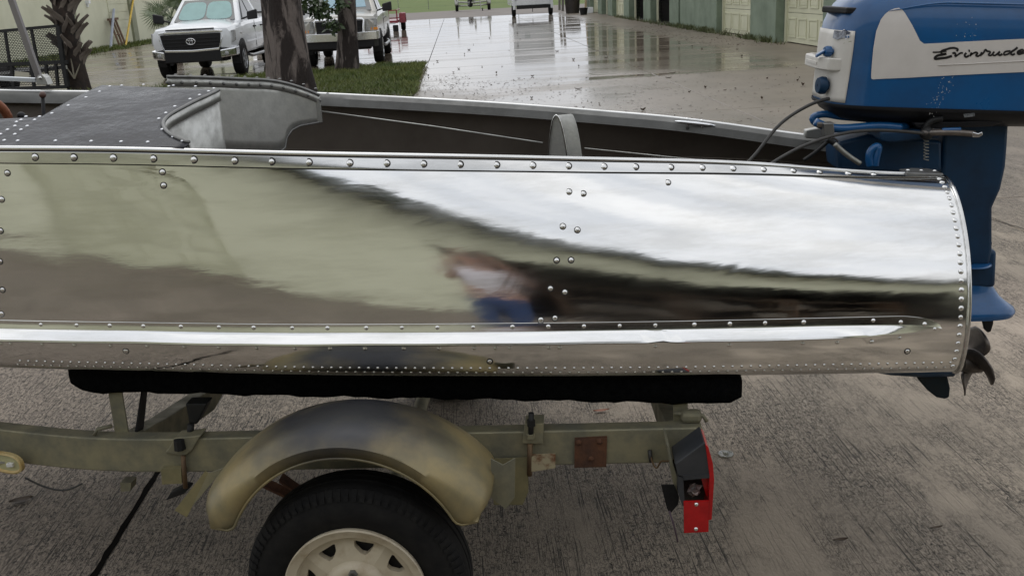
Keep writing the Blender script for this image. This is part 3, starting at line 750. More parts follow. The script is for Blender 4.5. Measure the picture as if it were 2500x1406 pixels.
for i in range(25):
    a = math.pi*i/24; pr.append(Vector((bx_.x-.012, bx_.y, .86)) + ax*(-.036*math.cos(a)*(1+.25*(1-math.sin(a)))) + Vector((0,0,hgt*math.sin(a)**.55)))
MB().prism(pr, (.046,.022,0)).build('stern_brace', m_panel, boat, smooth=40, bevel=.003)
MB().tube([p+Vector((-.001,-.003,0)) for p in pr], .003, 6).build('brace_rim', m_trim, boat, smooth=180)
# mooring cleat on the far gunwale
cl = MB(); c0 = onY(1697,302,3.47); cu = (onY(1745,308,3.47)-onY(1648,297,3.47)).normalized()
cl.tube([c0-cu*.072, c0-cu*.05, c0, c0+cu*.05, c0+cu*.072], [.003,.006,.0075,.006,.003], 8)
cle = cl.build('cleat', m_chrome, boat, smooth=180)
for k in (-1, 1):
    MB().tube([c0+cu*.026*k+Vector((0,.0,.004)), c0+cu*.026*k+Vector((0,.012,-.022))], .006, 8).build('cleat_foot', m_chrome, cle, smooth=180)
    inst('screw', me_riv, cle, frame(c0+cu*.026*k+Vector((0,.02,.012)), (1,0,0), (0,0,1)))
# windscreen strut and frame foot on the far gunwale
gx = onY(100,206,3.72)
p1, p2 = onY(98,196,3.70), onY(28,0,3.70); p2 = p1 + (p2-p1)*1.5
dv = (p2-p1).normalized(); MB().bar([p1, p2], dv.cross(Vector((0,1,0)))*.012, (0,.009,0)).build('windscreen_strut', MAT('grey_strut', (.23,.215,.215), (.19,.18,.18), 6, .4, metal=.5), boat, smooth=0, bevel=.003)
MB().prism([onY(88,208,3.69), onY(118,208,3.69), onY(110,190,3.69), onY(103,183,3.69), onY(93,184,3.69), onY(89,192,3.69)], (0,.04,0)).build('strut_foot', m_panel, boat, smooth=0, bevel=.002)
inst('screw', me_riv, boat, frame(onY(98,191,3.688), (1,0,0), (0,-1,0)))
MB().bar([onY(-260,180,3.74), onY(89,196,3.70)], (0,.012,0), (0,0,.008)).build('windscreen_frame', MAT('pale_frame', (.55,.58,.60), rough=.35, metal=.3), boat, smooth=0, bevel=.002)
# control levers and wrapped steering wheel
for (x, y, Y, r, mt, xb, yb) in ((52,283,2.98,.0125,m_blackpl,58,330),(104,232,3.35,.012,MAT('brown_knob',(.09,.045,.035),rough=.4),98,300)):
    c = onY(x, y, Y); k = MB().tube([c, onY(xb, yb, Y)-Vector((0,0,.10))], .0065, 8).build('control_lever', m_blackpl, boat, smooth=180)
    MB().ball(c, r).build('lever_knob', mt, k, smooth=180)
m_wrap = MAT('wrapped_leather', (.30,.105,.045), (.22,.075,.035), 30, .55, bump=.3, bscale=150)
wc = onY(-118, 318, 2.86); R_ = .165; ut = Vector((.35,-.30,.89)).normalized(); vt = Vector((.70,.70,-.05)).normalized(); vt = (vt-ut*vt.dot(ut)).normalized()
MB().tube([wc + ut*R_*math.cos(a)*.8 + vt*R_*math.sin(a) for a in np.linspace(0, 2*math.pi, 48, endpoint=False)], .014, 10, closed=True).build('steering_wheel', m_wrap, boat, smooth=180)
MB().tube([wc-vt*R_, wc, wc+vt*R_], .006, 8).build('wheel_spoke', m_panel2, boat, smooth=180)
MB().tube([wc, wc+Vector((-.35,.06,-.35))], .012, 8).build('steering_column', m_blackpl, boat, smooth=180)
# front seat and bow deck out of view
rows = []
for X in Xg[:90:3]:
    if X > -2.35: break
    p = hull(X, LU(X))[0]; rows.append([p.lerp(mirY(p), i/10)+Vector((0,0,.05*math.sin(math.pi*i/10)*HB(X))) for i in range(11)])
MB().grid(rows).build('bow_deck', m_panel, boat, smooth=60, solid=.004)
# ------------------------------------------------------------------ outboard motor
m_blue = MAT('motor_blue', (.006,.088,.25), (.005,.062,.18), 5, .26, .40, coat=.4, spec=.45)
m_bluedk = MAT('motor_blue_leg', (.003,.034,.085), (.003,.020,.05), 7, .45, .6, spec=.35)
m_ivory = MAT('motor_ivory', (.60,.58,.54), (.52,.50,.46), 9, .38, .5)
m_pan = MAT('motor_pan', (.006,.007,.010), (.011,.011,.013), 8, .5, spec=.3)
m_skeg = MAT('skeg_paint', (.003,.013,.022), (.006,.012,.016), 12, .5, spec=.3)
m_prop = MAT('propeller_bronze', (.20,.175,.155), (.06,.055,.055), 10, .35, .55, metal=.8)
YM = YC; O_ = onY(2032, 258, YM-.165); O_ = Vector((O_.x+.0, YM, O_.z)); TL = rad(4.2)
AXm = Vector((math.cos(TL), 0, -math.sin(TL))); UPm = Vector((math.sin(TL), 0, math.cos(TL)))
def mot(l, w_, m_): return O_ + AXm*l + Vector((0, w_, 0)) + UPm*m_
LC, LA_, CW, MH = .365, .365, .168, .385
def shrink(m_):
    if m_ < .17: return 1, 1
    t = min((m_-.17)/(MH-.17), 1); return (1-.34*t**2.6)*max(1-t**7,0)**.5, (1-.22*t**2.0)*max(1-t**4.5,0)**.5
def plan(th, m_, o=0.0, n=4.6):
    sa, scw = shrink(m_); c, s = math.cos(th), math.sin(th)
    return mot(LC + .02*(1-sa) + (LA_*sa+o)*math.copysign(abs(c)**(2/n), c), (CW*scw+o)*math.copysign(abs(s)**(2/n), s), m_)
def sidew(l, m_, n=4.6):
    sa, scw = shrink(m_); u = min(abs((l-LC-.02*(1-sa))/max(LA_*sa, 1e-4)), 1); return CW*scw*(1-u**n)**(1/n)
motor = empty('outboard_motor', (O_.x+.36, YM, 1.0)); tag(motor, 'vintage blue and white outboard motor on the boat transom', 'outboard motor')
ths = [2*math.pi*k/120 for k in range(120)]
mh = [0.0,.004,.02,.05,.09,.13,.17,.20,.23,.26,.285,.305,.325,.34,.352,.362,.37,.377,.382,.3845]
cowl = MB().grid([[plan(t, q) for t in ths] for q in mh], closeu=True).build('cowl', m_blue, motor, smooth=50)
# shoulder crease
MB().tube([mot(l, -sidew(l, .262)-.0005, .262+.035*sstep(.05,.30,l)) for l in np.linspace(.12,.64,40)], [.0032*math.sin(math.pi*i/39)**.7+.0002 for i in range(40)], 6).build('cowl_crease', m_blue, cowl, smooth=180)
MB().grid([[plan(t, q, o) for t in ths] for q, o in ((.001,.0035),(-.006,.004),(-.010,.002))], closeu=True).build('cowl_seam', m_pan, motor, smooth=60)
pan = [(-.004,-.002),(-.015,-.008),(-.03,-.02),(-.045,-.045),(-.055,-.075),(-.06,-.12)]
MB().grid([[plan(t, 0, o)+UPm*q+AXm*(.0) for t in ths] for q, o in pan], closeu=True).build('lower_pan', m_pan, motor, smooth=60)
# white front panel, wrapped round the nose
def front(m0, m1, lmax, o, name, mat, par, nm=14):
    rows = []
    for i in range(nm+1):
        q = m0+(m1-m0)*i/nm; ll = lmax(q) if callable(lmax) else lmax; r = []
        sa, scw = shrink(q); c = (ll-LC-.02*(1-sa))/(LA_*sa); c = max(-1, min(1, c)); tn = math.acos(math.copysign(abs(c)**(4.6/2), c))
        for j in range(33): r.append(plan(tn+(2*math.pi-2*tn)*j/32, q, o))
        rows.append(r)
    return MB().grid(rows).build(name, mat, par, smooth=60, solid=.002)
fpn = front(.006, .212, lambda q: .044+.004*math.sin(q*9), .003, 'front_panel', m_ivory, cowl)
def fpt(x, y, o=.0, Yp=None):      # a point on the near side of the cowl skin under a pixel
    Y = YM-CW
    for _ in range(6):
        p = onY(x, y, Y); d = p-O_; l = d.dot(AXm); q = d.dot(UPm); Y = YM-sidew(l, q)
    return mot(l, -sidew(l, q)-o, q)
# badge, latch, knobs, handle on the front panel (they face the bow)
def fr(y, px=2025): return onY(px, y, YM-.10)
def nose(q, wy, o=.004): # point on nose at height q and sideways offset wy
    sa, scw = shrink(q); c = 1-abs(wy/(CW*scw))**4.6; return mot(LC+.02*(1-sa)-LA_*sa*c**(1/4.6)-o, wy, q)
qz = lambda x, y: (onY(x, y, YM-.12)-O_).dot(UPm)
pl = MB().prism([nose(qz(2050,76),-.13,.005),nose(qz(2050,76),-.09,.006),nose(qz(2050,95),-.09,.006),nose(qz(2055,98),-.11,.006),nose(qz(2050,92),-.13,.005)], (-.002,-.002,0)).build('badge', MAT('badge_dark',(.06,.065,.08),(.3,.32,.36),70,.4), fpn, smooth=0)
bd = [fpt(x, y, .0042) for x, y in ((2049,82),(2051,75),(2059,72),(2068,76),(2075,78),(2073,90),(2064,97),(2049,94))]
MB().prism(bd, (0,-.0015,0)).build('badge', MAT('badge_white',(.62,.63,.66),rough=.4), fpn, smooth=0)
bd = [fpt(x, y, .0060) for x, y in ((2050,82),(2053,75),(2062,73),(2069,77),(2074,79),(2071,85),(2051,85))]
MB().prism(bd, (0,-.001,0)).build('badge_emblem', MAT('badge_blue',(.05,.06,.09),rough=.4), fpn, smooth=0)
for x0 in (2050,2056,2062,2068): MB().prism([fpt(x0,88,.0062), fpt(x0+3.5,88,.0062), fpt(x0+3.5,93,.0062), fpt(x0,93,.0062)], (0,-.001,0)).build('badge_letter', m_blue, fpn, smooth=0)
hp = [nose(qz(2025,158),w_,.026 if abs(w_) < .09 else .02) for w_ in np.linspace(-.118,.118,17)]
hp = [nose(qz(2025,158), -.128, .002)] + hp + [nose(qz(2025,158), .128, .002)]
hd = MB().bar(hp, AXm*.011, UPm*.018).build('carry_handle', m_ivory, fpn, smooth=40, bevel=.006)
MB().bar([p-AXm*.012 for p in hp[4:14]], AXm*.0015, UPm*.004).build('handle_rib', m_ivory, hd, smooth=0)
def knob(q, wy, r, ln, name, mat, n=12):
    c = nose(q, wy, 0); Mx = frame(c, UPm, (-AXm + Vector((0, wy*1.5, 0))))
    pr = [(r*.55,0),(r*.6,ln*.3),(r,ln*.35),(r*1.02,ln*.7),(r*.85,ln),(r*.1,ln*1.02)]
    mb = MB().lathe(pr, n, Mx); return mb.build(name, mat, fpn, smooth=28)
knob(qz(2030,212), -.085, .026, .034, 'tuning_knob', m_bluedk, 14)
kc = knob(qz(2030,128), -.09, .016, .028, 'choke_knob', m_blue, 12)
c = nose(qz(2030,130), -.09, .026); MB().bar([c+UPm*.004, c-UPm*.012-AXm*.024], Vector((0,.010,0)), UPm*.005).build('knob_tab', m_blue, kc, smooth=0, bevel=.003)
MB().bar([nose(.268,-.12,-.004), nose(.268,0,.012), nose(.268,.12,-.004)], AXm*.026, UPm*.009).build('cowl_latch', m_blackpl, cowl, smooth=0, bevel=.004)
MB().tube([fpt(2046,112,.004), fpt(2060,106,.004), fpt(2078,101,.004)], .0012, 5).build('panel_line', m_creamdk, fpn, smooth=180)
# white side flash and its script lettering
def zz(x, y): return (1800+x/3.514, y/3.515)
cols = [(1147,640,668),(1152,560,680),(1165,420,683),(1190,270,681),(1230,170,679),(1265,125,677),(1300,95,676),(1345,76,674),(1385,70,672),(1410,82,671),(1440,120,670),(1500,220,667),(1565,352,663),(1600,378,661),(1750,371,653),(1900,362,645),(2180,348,632),(2460,335,620),(2560,331,615),(2610,345,611),(2640,400,604),(2652,470,596)]
def flash(o, name, mat, par, mir=False):
    rows = []
    for x, a, b in cols:
        r = []
        for i in range(9):
            p = fpt(*zz(x, a+(b-a)*i/8), o); r.append(mirY(p) if mir else p)
        rows.append(r)
    return MB().grid(rows).build(name, mat, par, smooth=60)
m_flash = MAT('flash_white', (.60,.57,.54), (.55,.52,.49), 12, .42, .5)
fl = flash(.0022, 'side_flash', m_flash, cowl); flash(.0022, 'side_flash', m_flash, cowl, True)
strokes = [([(1673,450),(1730,449),(1791,441)],5), ([(1878,442),(1888,427),(1868,416),(1822,416),(1776,430),(1746,449),(1750,460),(1791,463)],7), ([(1791,463),(1740,473),(1697,491),(1690,502),(1730,504),(1791,496),(1838,482)],8),
 ([(1842,462),(1862,457),(1868,466),(1864,488)],7), ([(1864,488),(1890,472),(1918,456),(1932,458)],6),
 ([(1962,456),(1948,476),(1952,487),(1985,478)],7), ([(1980,440),(1992,436)],8),
 ([(2008,452),(1992,484)],7), ([(1998,472),(2030,455),(2052,453),(2056,462),(2044,478),(2052,484),(2078,474)],6),
 ([(2096,450),(2080,482)],7), ([(2084,474),(2112,450),(2128,428),(2138,440),(2160,444),(2166,452),(2152,470),(2160,478),(2182,470)],6),
 ([(2202,446),(2188,468),(2196,477),(2222,468),(2250,444)],6), ([(2250,444),(2236,466),(2244,474),(2270,464)],7),
 ([(2340,440),(2308,442),(2284,458),(2284,470),(2312,468),(2340,452)],6), ([(2400,408),(2372,432),(2344,460),(2350,470),(2378,462)],7),
 ([(2400,456),(2430,448),(2452,438),(2446,430),(2420,434),(2400,450),(2404,464),(2430,464),(2480,448)],6)]
mb = MB()
for pts, wd in strokes:
    c = curve3([(x, y, 0) for x, y in pts], max(6, len(pts)*4)) if len(pts) > 2 else [Vector((*pts[0],0)), Vector((*pts[1],0))]
    rows = []
    for i, p in enumerate(c):
        t = (c[min(i+1, len(c)-1)]-c[max(i-1, 0)]).normalized(); n = Vector((-t.y, t.x, 0))*wd*1.3
        rows.append([fpt(*zz((p+n).x, (p+n).y), .0034), fpt(*zz((p-n).x, (p-n).y), .0034)])
    mb.grid(rows)
mb.build('lettering', MAT('script_black', (.012,.011,.012), rough=.35), fl, smooth=0)
MB().tube([fpt(*zz(x, y), .003) for x, y in ((1720,562),(2000,548),(2460,525),(2580,519))], .0016, 6).build('flash_ridge', m_flash, fl, smooth=180)
# paint chips
cp = MB(); rr = random.Random(3)
for _ in range(70):
    if rr.random() < .8: t = rr.random(); x, y = 1640+t*190+rr.gauss(0,35), 980-t*320+rr.gauss(0,25)
    else: x, y = rr.uniform(1870,2050), rr.uniform(90,330)
    s_ = rr.uniform(2,7); P = [fpt(*zz(x+s_*math.cos(a)*.6, y+s_*math.sin(a)), .0014) for a in (0,1.5,2.6,4.2)]
    cp.add(P, [(0,1,2,3)])
tag(cp.build('paint_chips', MAT('chip_pale', (.5,.5,.48), rough=.6), cowl, smooth=0), kind='stuff')
# leg (mid section), flared plate, gearcase, skeg, propeller
def legp(pts, Y0, th, name, mat, par, bev=.012):
    P = [onY(x, y, YM) for x, y in pts]; P = [Vector((p.x, YM-th/2, p.z)) for p in P]
    return MB().prism(P, (0, th, 0)).build(name, mat, par, smooth=40, bevel=bev, seg=3)
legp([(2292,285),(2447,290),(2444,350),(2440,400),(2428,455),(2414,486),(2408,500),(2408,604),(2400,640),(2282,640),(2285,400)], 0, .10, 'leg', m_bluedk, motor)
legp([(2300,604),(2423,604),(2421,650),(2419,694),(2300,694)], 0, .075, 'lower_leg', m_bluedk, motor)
bolt = onY(2415,598,YM); MB().lathe([(.0085,0),(.0085,.010),(.0001,.011)], 6, Matrix.Translation(Vector((bolt.x, YM, bolt.z)))).build('bolt', m_blackst, motor, smooth=0)
# flare
rows = []
for y, xl, xr, hw in ((690,2295,2419,.036),(705,2292,2426,.04),(720,2290,2436,.05),(735,2285,2452,.07),(746,2280,2468,.085),(755,2276,2471,.088),(764,2276,2466,.083)):
    a, b = onY(xl, y, YM), onY(xr, y, YM); cx, hx = (a.x+b.x)/2, (b.x-a.x)/2
    rows.append([Vector((cx+hx*math.copysign(abs(math.cos(t))**.75, math.cos(t)), YM+hw*math.copysign(abs(math.sin(t))**.8, math.sin(t)), (a.z+b.z)/2)) for t in [2*math.pi*k/40 for k in range(40)]])
mb = MB().grid(rows, closeu=True); mb.add(rows[-1], [tuple(range(40))])
mb.build('cavitation_plate', m_blue, motor, smooth=40)
a = onY(2378, 637, YM); MB().ball((a.x-.02, YM-.02, a.z), .1, 24, 6, (.62,.75,.055)).build('spray_plate', m_blue, motor, smooth=180)
legp([(2392,762),(2424,762),(2424,788),(2418,808),(2410,811),(2402,803)], 0, .014, 'trim_tab', m_pan, motor, .004)
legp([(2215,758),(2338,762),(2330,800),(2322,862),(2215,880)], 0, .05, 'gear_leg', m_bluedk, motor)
hub = onY(2325, 886, YM); hub = Vector((hub.x, YM, hub.z))
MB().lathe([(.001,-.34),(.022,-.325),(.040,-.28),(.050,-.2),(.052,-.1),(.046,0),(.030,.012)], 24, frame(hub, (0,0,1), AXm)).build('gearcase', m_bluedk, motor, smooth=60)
legp([(2190,880),(2300,895),(2311,915),(2318,945),(2316,968),(2305,972),(2285,968),(2262,950),(2243,928),(2232,912)], 0, .016, 'skeg', m_skeg, motor, .005)
hub = hub+AXm*.02
pr = MB().lathe([(.001,-.01),(.030,-.008),(.032,.03),(.028,.055),(.012,.07),(.001,.072)], 20, frame(hub+AXm*.02, (0,0,1), AXm)).build('propeller', m_prop, motor, smooth=60)
def blade(ang):
    rows = []
    for i in range(11):
        r = .026+.104*i/10; cw = .074*math.sin(math.pi*min(.97,(i+1.6)/12.2))**.75; pit = math.atan2(.045, r)*1.0; rk = .012*(i/10)**2; r_ = []
        for j in range(9):
            c = (j/8-.5)*2*cw; a = ang + c*math.cos(pit)/r + .18*(i/10); xx = .045 + c*math.sin(pit) + rk
            r_.append(hub + AXm*xx + Vector((0, math.cos(a)*r, 0)) + UPm*(math.sin(a)*r))
        rows.append(r_)
    return MB().grid(rows).build('blade', m_prop, pr, smooth=60, solid=.005)
for k in range(3): blade(rad(-78+120*k))
# swivel, clamp and steering gear between cowl and transom
def seg(pts, r, name, mat, Y=None, n=10, par=None, sm=180):
    P = [onY(p[0], p[1], p[2] if len(p) > 2 else Y) for p in pts]
    return MB().tube(curve3(P, 6*len(P)) if len(P) > 2 else P, r, n).build(name, mat, par or motor, smooth=sm)
seg([(1990,300),(1984,289),(1998,281),(2040,283),(2090,288),(2160,296)], .011, 'steering_bracket', m_blue, 3.02)
seg([(1990,298),(2012,308),(2050,314),(2090,312),(2150,308),(2200,312)], .0125, 'steering_bracket', m_blue, 2.95)
MB().ball(onY(2180,314,2.99), .05, 20, 10, (1.0,.6,.55)).build('swivel_dome', m_blue, motor, smooth=180)
P = [onY(x,y,2.93) for x,y in ((2150,322),(2250,318),(2300,322),(2295,338),(2170,350),(2150,345))]; MB().prism(P, (0,.14,0)).build('swivel_housing', m_bluedk, motor, smooth=30, bevel=.006)
P = [onY(x,y,2.92) for x,y in ((2010,302),(2036,300),(2038,325),(2028,338),(2012,336))]; MB().prism(P, (0,.035,0)).build('clamp_block', m_panel2, motor, smooth=30, bevel=.003)
bc = onY(1996,306,2.92); MB().lathe([(.009,0),(.009,.012),(.0001,.013)], 6, frame(bc+Vector((.012,0,0)), (0,0,1), (-1,0,0))).build('bolt', m_prop, motor, smooth=0)
seg([(2038,352),(2060,372),(2100,400)], .0075, 'tilt_rod', m_galv, 2.88)
seg([(2020,340),(2035,350),(2048,362)], .008, 'tilt_rod', m_blackst, 2.90)
seg([(2030,338),(2000,365),(1962,392)], .006, 'clamp_screw', m_blackst, 3.02)
seg([(2125,405),(2122,385),(2130,365),(2142,358),(2140,380),(2136,405)], .012, 'stern_bracket', m_blue, 2.93)
P = [onY(x,y,3.0) for x,y in ((2046,348),(2120,330),(2300,345),(2300,420),(2050,420),(2046,380))]; MB().prism(P, (0,.16,0)).build('stern_bracket', m_bluedk, motor, smooth=30, bevel=.01)
seg([(2250,326),(2330,324),(2380,328)], .0095, 'shift_rod', m_prop, 2.90)
P = [onY(x,y,2.89) for x,y in ((2374,322),(2388,326),(2398,322),(2400,330),(2390,336),(2374,336))]; MB().prism(P, (0,.01,0)).build('shift_clip', m_chrome, motor, smooth=0, bevel=.002)
seg([(2300,318),(2345,316)], .006, 'link_rod', m_blue, 2.90)
seg([(2258,318),(2268,300),(2300,290)], .010, 'lever_arm', m_blackst, 2.93)
MB().ball(onY(2262,326,2.91), .02, 12, 8).build('pivot', m_blackst, motor, smooth=180)
P = [onY(x,y,2.94) for x,y in ((2230,300),(2450,292),(2452,300),(2420,310),(2240,316))]; MB().prism(P, (0,.2,0)).build('drip_tray', m_pan, motor, smooth=30, bevel=.006)
sp = []
a, b = onY(2261,338,2.93), onY(2261,392,2.93)
for i in range(60): sp.append(a.lerp(b, i/59) + Vector((.007*math.cos(i*.75), .007*math.sin(i*.75), 0)))
MB().tube(sp, .0014, 5).build('spring', m_galv, motor, smooth=180)
pl_ = onY(2365,284,2.905); MB().prism([onY(x,y,2.909) for x,y in ((2352,279),(2378,276),(2380,284),(2354,287))], (0,-.002,0)).build('maker_plate', MAT('plate_grey',(.22,.23,.24),(.04,.045,.05),160,.4), motor, smooth=0)
m_cable = MAT('cable_black', (.022,.021,.02), (.035,.033,.03), 40, .55)
seg([(1815,408,2.86),(1850,370,2.89),(1900,308,2.93),(1955,268,2.96),(1995,249,2.97),(2032,240,2.98)], .0052, 'fuel_cable', m_cable)
seg([(1870,408,2.74),(1930,372,2.78),(2000,342,2.81),(2060,326,2.84),(2120,319,2.87),(2200,321,2.88),(2255,326,2.89)], .0048, 'control_cable', m_cable)
seg([(2046,346,2.90),(2036,338,2.90),(2030,350,2.92)], .003, 'wire', m_cable)
# cast clamp plate behind, at the far gunwale
P = [onY(x,y,3.36) for x,y in ((1966,318),(2000,312),(2110,330),(2112,336),(2060,345),(1966,338))]
MB().prism(P, (0,.03,0)).build('corner_block', m_panel, boat, smooth=30, bevel=.006)

# ------------------------------------------------------------------ boat trailer
m_gz = MAT('weathered_galvanised', (.28,.258,.165), (.165,.16,.12), 11, .5, .72, metal=.35, bump=.1, bscale=60)
m_gzy = MAT('stained_galvanised', (.29,.25,.13), (.19,.175,.10), 9, .5, .7, metal=.35)
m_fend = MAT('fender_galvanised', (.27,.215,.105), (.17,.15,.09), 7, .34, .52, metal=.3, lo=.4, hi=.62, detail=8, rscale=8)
def crown_reflection(m):      # dark bunk reflection painted along the crown, edge broken by noise
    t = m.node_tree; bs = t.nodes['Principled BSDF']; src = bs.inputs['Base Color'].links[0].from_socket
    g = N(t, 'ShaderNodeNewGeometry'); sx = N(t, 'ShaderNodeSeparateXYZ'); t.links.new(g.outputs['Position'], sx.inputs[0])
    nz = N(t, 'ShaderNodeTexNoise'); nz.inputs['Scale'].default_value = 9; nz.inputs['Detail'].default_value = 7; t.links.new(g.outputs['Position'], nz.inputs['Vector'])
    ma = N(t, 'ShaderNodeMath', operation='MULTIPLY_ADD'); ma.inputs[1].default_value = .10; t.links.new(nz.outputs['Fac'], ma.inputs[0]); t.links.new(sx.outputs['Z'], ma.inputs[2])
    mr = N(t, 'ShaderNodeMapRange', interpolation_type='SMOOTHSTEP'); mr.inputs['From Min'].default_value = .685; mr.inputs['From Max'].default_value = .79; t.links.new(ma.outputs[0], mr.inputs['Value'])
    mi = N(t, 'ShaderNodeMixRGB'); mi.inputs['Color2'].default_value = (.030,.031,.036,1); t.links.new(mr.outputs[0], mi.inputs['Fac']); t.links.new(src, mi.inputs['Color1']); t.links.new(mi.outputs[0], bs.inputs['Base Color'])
crown_reflection(m_fend)
m_rust = MAT('rusty_plate', (.11,.045,.02), (.045,.022,.015), 18, .85, bump=.3, bscale=60)
m_rustw = MAT('rust_spotted_paint', (.36,.31,.20), (.15,.06,.025), 22, .6, lo=.48, hi=.62)
m_carpet = MAT('black_carpet', (.003,.0034,.004), (.006,.0065,.007), 60, 1.0, bump=.8, bscale=140, spec=.03)
m_rodr = MAT('rusty_rod', (.19,.12,.06), (.11,.07,.04), 25, .65, metal=.4)
tr = empty('boat_trailer', (-.6, YC, 0)); tag(tr, 'weathered galvanised boat trailer under the polished boat', 'trailer')
ZT, ZB, FYm = .568, .462, 2.44
def beam(mir):
    F_ = mirY if mir else (lambda p: Vector(p))
    path = [(.335,2.465),(-.3,2.465),(-1.05,2.465),(-1.25,2.468),(-1.45,2.49),(-1.65,2.535),(-1.9,2.605),(-2.4,2.79),(-2.9,2.96),(-3.35,3.05)]
    P = curve3([(x, y, 0) for x, y in path], 60); rows = []
    for i, p in enumerate(P):
        t = (P[min(i+1,60)]-P[max(i-1,0)]).normalized(); n = Vector((t.y, -t.x, 0)); 
        if n.y > 0: n = -n
        rows.append([F_(p+n*.025+Vector((0,0,ZB))), F_(p+n*.025+Vector((0,0,ZT))), F_(p-n*.025+Vector((0,0,ZT))), F_(p-n*.025+Vector((0,0,ZB)))])
    mb = MB().grid(rows, closeu=True); mb.add(rows[0], [(0,1,2,3)]); mb.add(rows[-1], [(0,1,2,3)])
    return mb.build('frame_beam', m_gz, tr, smooth=30, bevel=.004, fix=True)
fb = beam(False); beam(True)
MB().span((-4.6,YC-.04,ZB),(-3.2,YC+.04,ZT)).build('tongue', m_gz, tr, smooth=0, bevel=.004)
def vcross(X, zt):
    P = [Vector((X,2.49,ZT-.05)), Vector((X,2.72,ZT-.10)), Vector((X,YC,ZT-.16)), Vector((X,2*YC-2.72,ZT-.10)), Vector((X,2*YC-2.49,ZT-.05))]
    MB().bar(P, (.03,0,0), (0,0,.04)).build('cross_member', m_gz, tr, smooth=0, bevel=.004)
vcross(-1.33, 0); vcross(.27, 0)
# bunks with carpet
def bunk(mir):
    F_ = mirY if mir else (lambda p: Vector(p)); rows = []
    X0b, X1b = onY(166,955,2.475).x, onY(1815,950,2.475).x; ns = 60
    for i in range(ns+1):
        X = X0b+(X1b-X0b)*i/ns; zb = hull(X, Srange(X)[0])[0]; e = 1-sstep(0,.05,min(X-X0b, X1b-X))*1.0
        yc_ = 2.565; zt = zb.z - .05*min(1,(yc_-zb.y)/(YC-zb.y)) + .004; wob = .003*math.sin(X*31)+.002*math.sin(X*77); hh = .098+wob; r = []
        for k in range(14):
            a = 2*math.pi*k/14; c, s = math.cos(a), math.sin(a)
            r.append(F_((X, yc_+.095*math.copysign(abs(c)**.4, c)*(1-.25*e), zt-hh/2+hh/2*math.copysign(abs(s)**.4, s)*(1-.35*e) - .004*c)))
        rows.append(r)
    mb = MB().grid(rows, closeu=True); mb.add(rows[0], [tuple(range(14))]); mb.add(rows[-1], [tuple(range(14))])
    return mb.build('bunk', m_carpet, tr, smooth=50)
bunk(False); bunk(True)
def bracket(X, mir, rear):
    F_ = mirY if mir else (lambda p: Vector(p))
    b = MB(); P = [F_((X-.02,2.49,ZT-.08)), F_((X+.02,2.49,ZT-.08)), F_((X+.02,2.50,.70)), F_((X-.02,2.50,.70))]
    b.prism(P, F_((0,.006,0))-F_((0,0,0))).build('bunk_bracket', m_gz, tr, smooth=0)
    MB().prism([F_((X+.022,2.50,ZT-.05)), F_((X+.022,2.62,.66)), F_((X+.022,2.66,.66)), F_((X+.022,2.56,ZT-.05))], (.005,0,0)).build('bunk_bracket', m_blackst, tr, smooth=0)
    MB().tube([F_((X-.07*(1 if not rear else -1),2.47,ZT+.004)), F_((X-.06*(1 if not rear else -1),2.475,ZT+.02)), F_((X-.02,2.485,ZT+.025))], .006, 6).build('frame_bolt', m_gz, tr, smooth=180)
for mir in (False, True):
    bracket(onY(292,1040,2.49).x, mir, False); bracket(onY(1662,1010,2.49).x, mir, True)
MB().span((.28,2.462,ZT),(.338,2.50,ZT+.035)).build('frame_end', m_gz, tr, smooth=0, bevel=.012)
